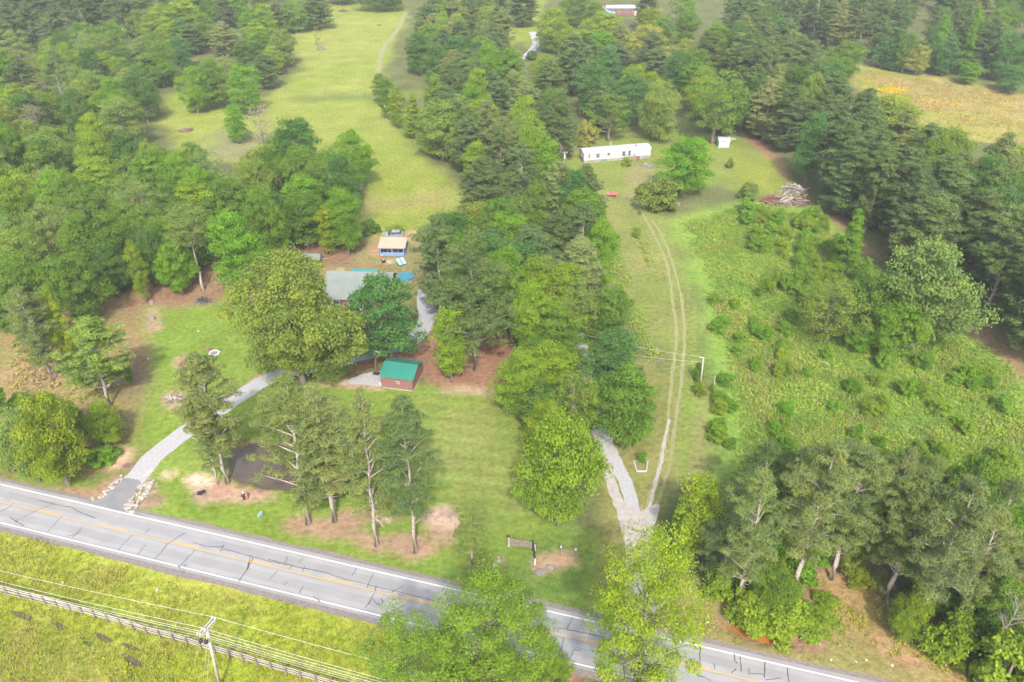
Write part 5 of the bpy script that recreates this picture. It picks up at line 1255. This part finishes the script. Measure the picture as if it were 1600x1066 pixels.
# glimpsed roofs
def little_house(px, W, D, zw, rise, rz, wallm, roofm, label, cat='house', wins=3):
    t = thing('house', label, cat, G(*px), rz)
    gable_walls(W, D, zw, rise).build('wall', wallm, t)
    for m in gable_roof(W, D, zw, rise, .4, ribs=0): m.build('roof', roofm, t)
    for i in range(wins): window(t, W * (i + .7) / (wins + .4), zw * .55, .9, 1.1)
    MB().box((W * .9, -.04, 1.0), (.9, .08, 2.0)).build('door', 'white', t); return t
little_house((521, 297), 6.5, 5, 2.4, .9, .05, 'white', 'whiteroof', 'white house glimpsed through the oaks at the pasture\'s near edge')
little_house((948, 24), 14, 6, 3.0, .6, .0, 'brick', 'white', 'small brick building with white flat roof edge at the top', 'building', 4)
t = thing('pool_slide', 'blue and yellow pool slide left of the small brick building', 'slide', G(953, 24), 0)
m = MB(); pts = [(-3.6, 0, 3.4), (-2.4, 0, 2.6), (-1, 0, 1.5), (.5, 0, 1.0), (2.2, 0, .9)]
for a, b, mt in ((0, 2, 'painty'), (1, 5, 'blue')):
    q = pts[a:b] if b - a > 1 else pts[a:a + 2]
    MB().tube(q, .55, 8).build('chute', mt, t)
for x, z in ((-3.4, 3.2), (-1, 1.4), (1.6, .9)): MB().tube([(x, 0, 0), (x, 0, z)], .12, 6).build('leg', 'steel', t)
t = thing('gazebo', 'small grey-roofed shelter behind the brick building', 'shelter', G(975, 20)); MB().box((0, 0, 3.0), (7, 5, .25)).build('roof', 'tarp', t)
for x in (-3.2, 3.2):
    for y in (-2.2, 2.2): MB().box((x, y, 1.45), (.25, .25, 3.0)).build('post', 'wood', t)
MB().box((1.2, 0, 1.2), (3, 3, 2.2)).build('enclosure', 'dark', t)
t = thing('parked_van', 'white van glimpsed under the left wood by the clearing', 'van', G(166, 276), .6)
MB().box((0, 0, 1.25), (4.6, 1.9, 1.6), taper=.92).build('body', 'white', t); MB().box((2.5, 0, .85), (1.0, 1.85, .8), taper=.85).build('bonnet', 'white', t); MB().box((2.12, 0, 1.55), (.35, 1.6, .7)).build('windscreen', 'glass', t)
for x in (-1.5, 1.9):
    for s_ in (-1, 1): MB().tube([(x, s_ * .8, .35), (x, s_ * .98, .35)], .35, 12).build('wheel', 'tyre', t)

# ================================================================== road edge things
def cond(name, pts, parent=None): return MB().tube(pts, .018, 4, False).build(name, 'wire', parent)
def sag(a, b, s, n=18): return [a.lerp(b, i / n) - Vector((0, 0, s * 4 * (i / n) * (1 - i / n))) for i in range(n + 1)]
pb = G(344, 1076); pt = GZ(322.6, 981, 9.9)
t = thing('utility_pole', 'pale wooden utility pole with slanted crossarm in the roadside grass', 'utility pole', pb)
lc = lambda v: tuple(v - pb)
MB().tube([(0, 0, -.5), lc(pb.lerp(pt, .5)), lc(pt)], [.17, .15, .12], 10).build('pole', 'pole', t, smooth=True)
A = GZ(333.9, 967.6, 9.9); B = GZ(311.4, 993, 9.9); ax = (A - B).normalized(); side = Vector((-ax.y, ax.x, 0))
for s_ in (-.16, .16): MB().box(lc((A + B) / 2 + side * s_ + Vector((0, 0, .0))), ((A - B).length + .2, .11, .14), math.atan2(ax.y, ax.x)).build('crossarm', 'concrete', t)
mid = B.lerp(A, .36)
for s_ in (-.16, .16): MB().tube([lc((A + B) / 2 + ax * 1.0 + side * s_ - Vector((0, 0, .1))), lc(pb.lerp(pt, .9))], .02, 4).build('brace', 'steel', t)
heads = []
for p in (A, B, B.lerp(A, .30)):
    for s_ in (-.16, .16):
        MB().lathe([(.03, 0), (.03, .08), (.09, .1), (.09, .15), (.05, .18), (.08, .2), (.06, .28)], lc(p + side * s_ + Vector((0, 0, .07))), 10).build('insulator', 'white', t)
    heads.append(p + Vector((0, 0, .33)))
heads.append(pb.lerp(pt, .92)); heads.append(pb.lerp(pt, .84)); heads.append(pb.lerp(pt, .80))
dirr = (G(480, 1066) - G(0, 925)).normalized()
targets = [[(0, 892), 9.5], [(0, 918.5), 9.5], [(0, 908), 9.5], [(0, 913), 8.1], [(0, 905), 6.4], [(0, 908), 6.0]]
slope_l = {0: ((260, 951.5), (440, 995)), 1: ((260, 981), (440, 1027)), 2: ((260, 970), (440, 1016)), 3: ((260, 976), (440, 1021.6)), 4: ((260, 990), (440, 1036)), 5: ((260, 993), (440, 1039))}
WN = ['upper roadside wire reaching the outer crossarm end', 'roadside wire at the inner crossarm end', 'roadside wire at the middle of the crossarm', 'roadside neutral wire just below the crossarm', 'upper cable slung low along the roadside pole', 'lower cable slung low along the roadside pole']
for i, h in enumerate(heads):
    a_, b_ = slope_l[i]; z = h.z - .15; d = (GZ(*b_, z) - GZ(*a_, z)); d.z = 0; d.normalize()
    L_, R_ = h - d * 62, h + d * 58
    o = MB().tube(sag(L_, h, .9) + sag(h, R_, .9)[1:], 0.014 if i < 4 else .010, 4, False).build('power_line', 'wire'); tag(o, WN[i], 'power line', 'wires of the roadside pole')
for (qx, qy, f_) in ((317, 1072, .93), (323, 1074, .80)):
    g_ = MB().tube([lc(pb.lerp(pt, f_)), lc(GZ(qx, qy, 0))], .010, 4).build('guy_wire', 'wire', t)
for px_, py_ in ((313.8, 1001.5), (322, 1003)):
    q = GZ(px_, py_, 8.6); MB().lathe([(.05, -.22), (.17, -.15), (.2, 0), (.17, .15), (.05, .22)], lc(q), 10).build('insulator', 'black', t)
MB().tube([lc(pb.lerp(pt, .93)), lc(GZ(322, 1003, 8.6))], .03, 5).build('stand_off_arm', 'steel', t); MB().tube([lc(GZ(322, 1003, 8.6)), lc(GZ(313.8, 1001.5, 8.6))], .03, 5).build('stand_off_arm', 'steel', t)

# three-rail fence in the corner
fence_px = [(-42, 911.5), (0, 926), (18.5, 931), (60, 941.5), (120, 958), (181, 976), (232, 992), (273, 1003), (325, 1018.5), (373, 1032), (420, 1046.5), (480, 1064), (560, 1087)]
fp = smooth_path([G(*p) for p in fence_px], .25); fl = [0]
for a, b in zip(fp, fp[1:]): fl.append(fl[-1] + (b - a).length)
def at_len(s):
    i = min(max(0, int(np.searchsorted(fl, s)) - 1), len(fp) - 2); q = (s - fl[i]) / max(1e-6, fl[i + 1] - fl[i]); return fp[i].lerp(fp[i + 1], min(1, max(0, q)))
t = thing('rail_fence', 'three-rail wooden fence with brown posts across the grassy corner', 'fence', fp[0])
SP = 1.62; nP = int(fl[-1] / SP); hr = random.Random(3); Pp = [at_len(i * SP) for i in range(nP + 1)]
pm = MB().box((0, 0, .55), (.16, .16, 1.3)); pm.box((0, 0, 1.22), (.20, .20, .05)); postm = None
rails = {}
for i, p in enumerate(Pp):
    q = p - fp[0]
    if postm is None:
        o = pm.build('post', 'post', t); postm = o.data
    else: o = link(bpy.data.objects.new('post', postm)); o.parent = t
    dd = Pp[min(i + 1, nP)] - Pp[max(i - 1, 0)]; o.location = q + Vector((0, 0, hr.uniform(-.06, .02))); o.rotation_euler = (hr.uniform(-.04, .04), hr.uniform(-.04, .04), math.atan2(dd.y, dd.x))
railm = None
for i in range(nP):
    a, b = Pp[i] - fp[0], Pp[i + 1] - fp[0]; d = b - a
    for z in (.38, .74, 1.08):
        if railm is None: o = MB().box((0, 0, 0), (SP, .05, .115)).build('rail', 'rail', t); railm = o.data
        else: o = link(bpy.data.objects.new('rail', railm)); o.parent = t
        nrm = Vector((-d.y, d.x, 0)).normalized() * .115
        o.location = (a + b) / 2 + nrm + Vector((0, 0, z + hr.uniform(-.02, .02))); o.rotation_euler = (0, hr.uniform(-.012, .012), math.atan2(d.y, d.x)); o.scale = (d.length / SP - .004, 1, 1)

# slim marker sign by the road
t = thing('road_marker', 'thin grey road marker post at the near edge of the asphalt', 'marker post', G(284, 899)); MB().tube([(0, 0, -.1), (.05, 0, 1.5)], .04, 6).build('post', 'wood', t); MB().box((0.05, -.03, 1.5), (.3, .03, .3)).build('plate', 'tarp', t)

# field utility pole with two wires to the left
pb = G(1093.5, 611); h = height_at(1093.5, 611, 558)
t = thing('utility_pole', 'pale utility pole standing at the overgrown field edge by the two-track', 'utility pole', pb); tp_ = GZ(1099.5, 558, h) - pb
MB().tube([(0, 0, -.3), tuple(tp_)], [.13, .10], 9).build('pole', 'pole', t, smooth=True); MB().box(tuple(tp_ - Vector((.3, 0, .1))), (.7, .1, .1)).build('crossarm', 'concrete', t)
MB().tube([tuple(tp_ * .9), (-4.5, 5.5, 0)], .012, 4).build('guy_wire', 'wire', t)
for dz, tx, ty in ((-.05, 880, 520), (-.9, 880, 540)):
    a = pb + tp_ + Vector((0, 0, dz)); b = GZ(tx, ty - 6, 7.0)
    o = MB().tube(sag(a, b, .5), .011, 4, False).build('power_line', 'wire'); tag(o, 'upper wire from the field pole into the strip trees' if dz > -.5 else 'lower wire from the field pole into the strip trees', 'power line')
# pole by the mobile home
pb = G(880, 281); h = height_at(880, 281, 239)
t = thing('utility_pole', 'slim dark utility pole left of the mobile home with white meter box', 'utility pole', pb); tp_ = GZ(882, 238, h) - pb
MB().tube([(0, 0, -.3), tuple(tp_)], [.13, .1], 8).build('pole', 'pole', t); MB().box(tuple(tp_ * .86 + Vector((.1, -.2, 0))), (.35, .3, 1.1)).build('meter_box', 'white', t); MB().box(tuple(tp_ + Vector((.1, -.1, -.1))), (1.2, .12, .12), .4).build('crossarm', 'concrete', t)
o = MB().tube(sag(pb + tp_, G(903, 247) + Vector((0, 0, 3.6)), .2), .018, 4, False).build('power_line', 'wire'); tag(o, 'service wire running from the slim pole to the mobile home', 'power line')
o = MB().tube(sag(pb + tp_, G(815, 150) + Vector((0, 0, 8)), .8), .018, 4, False).build('power_line', 'wire'); tag(o, 'wire running from the slim pole back along the lane', 'power line')
t = thing('utility_pole', 'short pale pole on the grass beside the upper gravel lane', 'utility pole', G(808.5, 141)); MB().tube([(0, 0, -.3), (0, 0, 6.5)], [.14, .1], 8).build('pole', 'pole', t); MB().box((0, 0, 6.2), (.9, .1, .1)).build('crossarm', 'concrete', t)

# gate panel and posts on the front lawn
p0, p1 = G(796.5, 854), G(832, 859); rz, W = frame_of(p0, p1)
t = thing('gate', 'weathered horizontal-board gate panel standing alone on the front lawn', 'gate', p0, rz)
for k in range(5): MB().box((W / 2, 0, .30 + k * .22), (W, .05, .13)).build('board', 'wood', t)
MB().box((-.1, 0, .75), (.22, .22, 1.7)).build('post', 'rail', t); MB().box((-.1, 0, 1.63), (.28, .28, .08)).build('post_cap', 'black', t); MB().box((W + .02, 0, .72), (.12, .14, 1.5)).build('post', 'dark', t)
for a, b in ((.45, 1), (.75, -1)): MB().box((W * a, -.05, .75), (1.1, .04, .1), 0, 0, .75 * b).build('brace', 'wood', t)
t = thing('rail_fence', 'dark single rail running from the gate panel to the white post', 'fence', G(832, 859), 0)
e = G(835.5, 874) - G(832, 859)
MB().tube([(0, 0, 1.25), (e.x, e.y, 1.0)], .09, 6).build('rail', 'dark', t); MB().box((e.x * .3 + .2, e.y * .3, .6), (.16, .16, 1.3)).build('post', 'rail', t); MB().box((e.x * .75, e.y * .75, .5), (.13, .13, 1.1)).build('post', 'dark', t)
t = thing('mailbox_post', 'white and black post at the corner of the mulched bed', 'post', G(835.7, 882)); MB().box((0, 0, .5), (.22, .22, 1.0)).build('post', 'white', t); MB().box((0, 0, 1.25), (.15, .15, .5)).build('post_top', 'dark', t)
for k, (px_, py_, mt, lab) in enumerate([(876, 868, 'steel', 'thin grey lamp post above the mulched bed on the front lawn'), (899, 868, 'white', 'short white-topped stake right of the mulched bed')]):
    t = thing('lamp_post' if k == 0 else 'stake', lab, 'lamp post' if k == 0 else 'stake', G(px_, py_))
    MB().tube([(0, 0, -.1), (0, 0, 1.9 if k == 0 else .9)], .06, 7).build('post', 'wood', t); MB().lathe([(.07, 0), (.15, .08), (.13, .3), (.03, .38)], (0, 0, 1.2 if k == 0 else .8), 10).build('lantern' if k == 0 else 'cap', mt, t)

# ------------------------------------------------------------------ rocks
def rock_mesh(seed, sx, sy, sz, n=1):
    rr = random.Random(seed); bm = bmesh.new(); bmesh.ops.create_icosphere(bm, subdivisions=2, radius=1)
    for v in bm.verts:
        k = 1 + .28 * (float(vnoise(v.co.x * 1.6 + seed * 7.1, v.co.y * 1.6 + v.co.z * 2.1, seed)) - .5) * 2
        v.co = Vector((v.co.x * sx * k, v.co.y * sy * k, max(-.35, v.co.z) * sz * k))
    me = bpy.data.meshes.new('rock'); bm.to_mesh(me); bm.free(); return me
RM = [rock_mesh(s, random.uniform(.3, .45), random.uniform(.22, .35), random.uniform(.2, .3)) for s in range(6)]
def rocks(pxs, n, spread, label, group, mat, sc=(.5, 1.1), seed=1, name='rock'):
    rr = random.Random(seed); P = smooth_path([G(*p) for p in pxs], .1)
    for i in range(n):
        q = P[int(i / max(1, n - 1) * (len(P) - 1))]
        me = RM[rr.randrange(len(RM))]
        if (me.name, mat) not in RMAT: m2 = me.copy(); m2.materials.clear(); m2.materials.append(M[mat]); RMAT[(me.name, mat)] = m2
        o = link(bpy.data.objects.new(name, RMAT[(me.name, mat)])); s_ = rr.uniform(*sc)
        o.location = q + Vector((rr.uniform(-1, 1) * spread, rr.uniform(-1, 1) * spread, .06 * s_)); o.scale = (s_, s_, s_); o.rotation_euler = (rr.uniform(-.3, .3), rr.uniform(-.3, .3), rr.uniform(0, 6.28)); tag(o, label, 'rock', group)
RMAT = {}
rocks([(230, 753), (226, 762), (222, 772), (212, 784), (204, 792), (208, 796)], 44, .75, 'pale tumbled rock in the bank right of the asphalt apron', 'pale rocks along the right of the apron', 'rock', (.55, 1.15), 2)
rocks([(191, 746), (178, 758), (166, 770), (155, 777), (144, 781)], 34, .3, 'pale rock in the single line left of the asphalt apron', 'pale rocks along the left of the apron', 'rock', (.4, .85), 3)
rocks([(542, 556), (552, 551), (562, 549), (575, 540), (583, 533)], 22, 1.0, 'grey rock scattered above the gravel drive by the house', 'rocks above the upper drive', 'rock', (.4, .9), 4)
rocks([(842, 893.5), (846, 891)], 3, .25, 'grey-white boulder left of its darker neighbour on the mulched bed', 'boulders heaped at the left of the mulched bed', 'greyrock', (.9, 1.3), 5, 'boulder')
rocks([(858, 887), (860, 888)], 2, .2, 'brownish boulder right of its whiter neighbour on the mulched bed', 'boulders heaped at the right of the mulched bed', 'greyrock', (.9, 1.2), 6, 'boulder')
rocks([(774, 883), (777, 879), (779, 872)], 5, .18, 'pinkish rock heaped in the small bare oval on the lawn', 'rocks in the small bare oval', 'rock', (.5, .8), 7)
rocks([(1036, 944), (1040, 950), (1046, 942)], 9, .5, 'white rock dumped right of the gravel mouth at the road', 'white rocks beside the gravel mouth', 'rock', (.5, .9), 8)
rocks([(1110, 966), (1245, 1005), (1300, 1020), (1370, 1036), (1390, 1045)], 11, .8, 'small white stone lying in the roadside grass', 'small stones on the verge', 'white', (.25, .45), 9)
# stone rings
def ring(px, r, n, label, inner, seed, arc=6.283, a0=0):
    t = thing('stone_ring', label, 'fire ring', G(*px)); rr = random.Random(seed)
    for i in range(n):
        a = a0 + arc * i / n; me = RM[i % len(RM)]
        if (me.name, 'white') not in RMAT: m2 = me.copy(); m2.materials.clear(); m2.materials.append(M['concrete']); RMAT[(me.name, 'white')] = m2
        o = link(bpy.data.objects.new('stone', RMAT[(me.name, 'white')])); o.parent = t; o.location = (math.cos(a) * r, math.sin(a) * r, .06); s_ = rr.uniform(.5, .65); o.scale = (s_, s_, s_); o.rotation_euler = (0, 0, a + 1.57)
    if inner: m = MB(); m.lathe([(r * .9, .03), (r * .5, .05), (.02, .05)], n=18); m.build('ash_bed', 'greyrock', t)
ring((335, 552), .72, 16, 'small white stone ring with grey ash beside the dark round shrub', True, 1)
ring((430.5, 541), 1.2, 16, 'wide white stone ring under the very large oak\'s edge', False, 2)
o = tag(link(bpy.data.objects.new('stump', MB().lathe([(.42, -.05), (.36, .2), (.33, .5)], n=12).build('stump_tmp', 'deck').data)), 'brown tree stump left of the small white stone ring', 'stump'); o.location = G(325.5, 549)
bpy.data.objects.remove(bpy.data.objects['stump_tmp'])
for px_, lab in (((239, 499), 'dark broken stump on the bare strip of the side lawn'), ((238, 474), 'small brown stump at the foot of the thin lime column'), ((1229, 289), 'grey stump at the upper end of the big brush pile')):
    m = MB().lathe([(.5, -.05), (.4, .15), (.33, .45), (.2, .62)], n=10); tag(m.build('stump', 'twig', None, G(*px_)), lab, 'stump')

# ------------------------------------------------------------------ brush piles
def brush(px, r, n, label, mats=('deadwood', 'twig'), hz=.7, seed=1, logs=3, asp=.7, thick=.05, rz=0):
    rr = random.Random(seed); t = thing('brush_pile', label, 'brush pile', G(*px), rz)
    for k, mt in enumerate(mats):
        m = MB()
        for i in range(n // len(mats)):
            a = rr.uniform(0, 6.28); q = r * rr.random() ** .6 * .8; c = Vector((math.cos(a) * q, math.sin(a) * q * asp, hz * (1 - q / r) * rr.uniform(.1, 1) + .06))
            d = Vector((rr.gauss(0, 1), rr.gauss(0, 1) * asp, rr.gauss(0, .22))).normalized() * r * rr.uniform(.25, .6); b = Vector((rr.gauss(0, 1), rr.gauss(0, 1), rr.gauss(0, .6))) * r * .06
            m.tube([c - d, c + b, c + d], [thick * 1.1, thick, thick * .4], 4, False)
        m.build('branches', mt, t)
    for k in range(logs):
        a = rr.uniform(0, 3.14); L = r * rr.uniform(.5, .85); c = Vector((rr.uniform(-.3, .3) * r, rr.uniform(-.2, .2) * r, hz * rr.uniform(.5, .95)))
        m = MB().tube([c - Vector((math.cos(a), math.sin(a) * asp, .1)) * L, c + Vector((0, 0, .08)), c + Vector((math.cos(a), math.sin(a) * asp, -.1)) * L], [thick * 2.6, thick * 2.2, thick * 1.4], 7); m.build('log', mats[0], t)
    return t
brush((273, 625), 1.45, 60, 'pile of grey branches and logs on its bare patch by the drive', hz=.9, seed=3, logs=5)
brush((290, 569), 1.35, 70, 'flat ring-shaped heap of brown sticks on the side lawn', ('twig', 'redtwig'), .3, 4, 2, thick=.04)
brush((318, 471), 1.5, 90, 'dark burnt brush heap below the gnarled bare-trunk tree', ('dark', 'twig'), .7, 5, 2)
brush((200, 728), .8, 40, 'small brown twig heap beside the sandy patch by the drive', ('twig', 'redtwig'), .3, 6, 1, thick=.03)
brush((291, 205), 2.2, 60, 'grey brush heap alone on the left pasture', ('twig', 'redtwig'), .9, 7, 3)
brush((503, 77), 2.4, 60, 'grey brush heap under the weedy sapling on the upper pasture', ('twig', 'deadwood'), .9, 8, 2)
brush((536, 18), 2.6, 60, 'far brush heap at the pasture\'s top edge', ('twig', 'redtwig'), 1.2, 9, 2)
brush((1232, 317), 5.2, 170, 'big sprawling pile of dead grey limbs at the clay field edge', ('deadwood', 'twig', 'redtwig'), 1.4, 10, 8, .45, .07)
brush((1204, 317), 2.6, 150, 'rust-red dried brush heap at the left end of the big dead-limb pile', ('redtwig', 'redtwig'), 2.0, 11, 0, .7, .045)
brush((1240, 300), 3.0, 90, 'tangle of dead limbs behind the big sprawling limb pile', ('deadwood', 'twig'), 1.8, 12, 3, .6, .06)
brush((593, 40), 1.3, 20, 'tiny dark brush heap on the pasture beside the farm track', ('twig', 'dark'), .6, 13, 0)
for i, (a, b, lab) in enumerate([((912, 598), (917, 590), 'short bare fallen branch on grass left of the two-track'), ((1112, 608), (1116, 596), 'leaning bare stick right of the field utility pole'), ((302, 686), (318, 696), 'fallen pale branch beside the gravel drive')]):
    A, B = G(*a), G(*b); tag(MB().tube([(0, 0, .1), tuple((B - A) * .5 + Vector((.15, 0, .3))), tuple(B - A + Vector((0, 0, .15 if i != 1 else 1.2)))], [.09, .07, .03], 6).build('fallen_branch', 'deadwood', None, A), lab, 'branch')

# white timber frame round a plant
t = thing('timber_frame', 'square white timber bed frame on the grass between the two drives', 'bed frame', G(1002, 725))
c = [G(990, 721) - G(1002, 725), G(1012, 722) - G(1002, 725), G(1010, 737.5) - G(1002, 725), G(995, 737.5) - G(1002, 725)]
for i in range(4):
    a, b = c[i], c[(i + 1) % 4]; d = b - a; MB().box(tuple((a + b) / 2 + Vector((0, 0, .1))), (d.length, .14, .2), math.atan2(d.y, d.x)).build('timber', 'white' if i != 0 else 'wood', t)

# basketball hoop beside the shed
t = thing('basketball_hoop', 'portable basketball hoop with white backboard beside the green-roofed shed', 'basketball hoop', G(589, 583), math.radians(160))
MB().box((0, .2, .14), (1.0, .75, .24), taper=.8).build('base', 'black', t); MB().tube([(0, .2, .2), (0, .15, 2.2), (0, -.3, 2.9)], .07, 8).build('pole', 'deck', t)
bd = MB(); bd.box((0, -.42, 3.05), (1.2, .05, .12)); bd.box((0, -.42, 3.75), (1.2, .05, .08))
for x in (-.57, .57): bd.box((x, -.42, 3.4), (.07, .05, .66))
bd.box((0, -.42, 3.22), (.5, .045, .06)); bd.build('backboard_frame', 'white', t); MB().box((0, -.415, 3.4), (1.1, .02, .6)).build('backboard', 'skirt', t)
rg = MB(); rg.tube([(.22 * math.cos(a), -.68 + .22 * math.sin(a), 3.0) for a in np.linspace(0, 6.283, 15)], .025, 5, False); rg.build('rim', 'orangepot', t)
t = thing('log_seat', 'short brown log upright at the end of the gravel drive', 'log', G(604, 555)); MB().lathe([(.28, 0), (.26, .7)], n=10).build('log', 'wood', t)
t = thing('utility_box', 'small white utility box at the left corner of the green-roofed shed', 'utility box', G(594.5, 601)); MB().box((0, 0, .35), (.35, .35, .7), taper=.9).build('box', 'white', t); MB().box((0, 0, .72), (.4, .4, .06)).build('lid', 'steel', t)

# lawn ornaments and sign
t = thing('garden_ornament', 'dark and white garden figure beside a red one on the sandy bank', 'garden ornament', G(382, 780))
MB().lathe([(.16, 0), (.2, .5), (.24, .8), (.1, .95)], n=10).build('body', 'dark', t); MB().lathe([(.04, .93), (.14, 1.02), (.12, 1.18), (.02, 1.24)], n=10).build('head', 'white', t)
for s_ in (-1, 1): MB().tube([(s_ * .22, 0, .75), (s_ * .32, -.1, .5)], .05, 6).build('arm', 'dark', t)
t = thing('garden_ornament', 'red garden figure beside the dark and white one on the sandy bank', 'garden ornament', G(386, 779))
MB().lathe([(.2, 0), (.24, .5), (.2, .8), (.08, .92)], n=10).build('body', 'redbench', t); MB().lathe([(.03, .9), (.12, .98), (.1, 1.1), (.02, 1.16)], n=10).build('head', 'redbench', t)
t = thing('planter', 'small dark wheelbarrow planter left of the pond pines', 'planter', G(316, 773)); MB().box((0, 0, .35), (.7, .4, .3), .4, taper=1.25).build('tray', 'black', t); MB().tube([(-.45, -.06, .18), (-.45, .06, .18)], .18, 10).build('wheel', 'tyre', t)
for s_ in (-.15, .15): MB().tube([(.2, s_, .3), (.75, s_ * 1.4, .4)], .025, 5).build('handle', 'deadwood', t)
t = thing('yard_sign', 'small slanted light blue yard sign on the grass near the road', 'yard sign', G(407.5, 809), .9); MB().box((0, 0, .55), (.75, .03, .5), 0, 0, -.3).build('panel', 'cyan', t)
for s_ in (-.25, .25): MB().tube([(s_, 0, -.05), (s_, 0, .5)], .015, 4).build('stake', 'steel', t)
MB().box((0, -.02, .55), (.75, .012, .14), 0, 0, -.3).build('stripe', 'poolblue', t)
for px_, lab in (((98, 911), 'tiny white scrap lying in the roadside grass below the road'), ((232, 561), 'tiny white scrap on the side lawn edge'), ((310, 518), 'tiny white scrap on the lawn below the brush heap'), ((246, 923), 'second tiny white scrap in the roadside grass right of the first')):
    tag(MB().box((0, 0, .06), (.3, .22, .1), random.uniform(0, 3)).build('litter', 'white', None, G(*px_)), lab, 'litter')

# ================================================================== the air
hb = MB().box((0, 620, 35), (3100, 2500, 74)); m, n = newmat('haze_air'); v = N(n, 'ShaderNodeVolumePrincipled'); o = N(n, 'ShaderNodeOutputMaterial')
v.inputs['Color'].default_value = (.93, .96, 1.0, 1); v.inputs['Density'].default_value = .00017; v.inputs['Anisotropy'].default_value = .0
n.links.new(v.outputs[0], o.inputs['Volume'])
stuff(hb.build('haze', m))
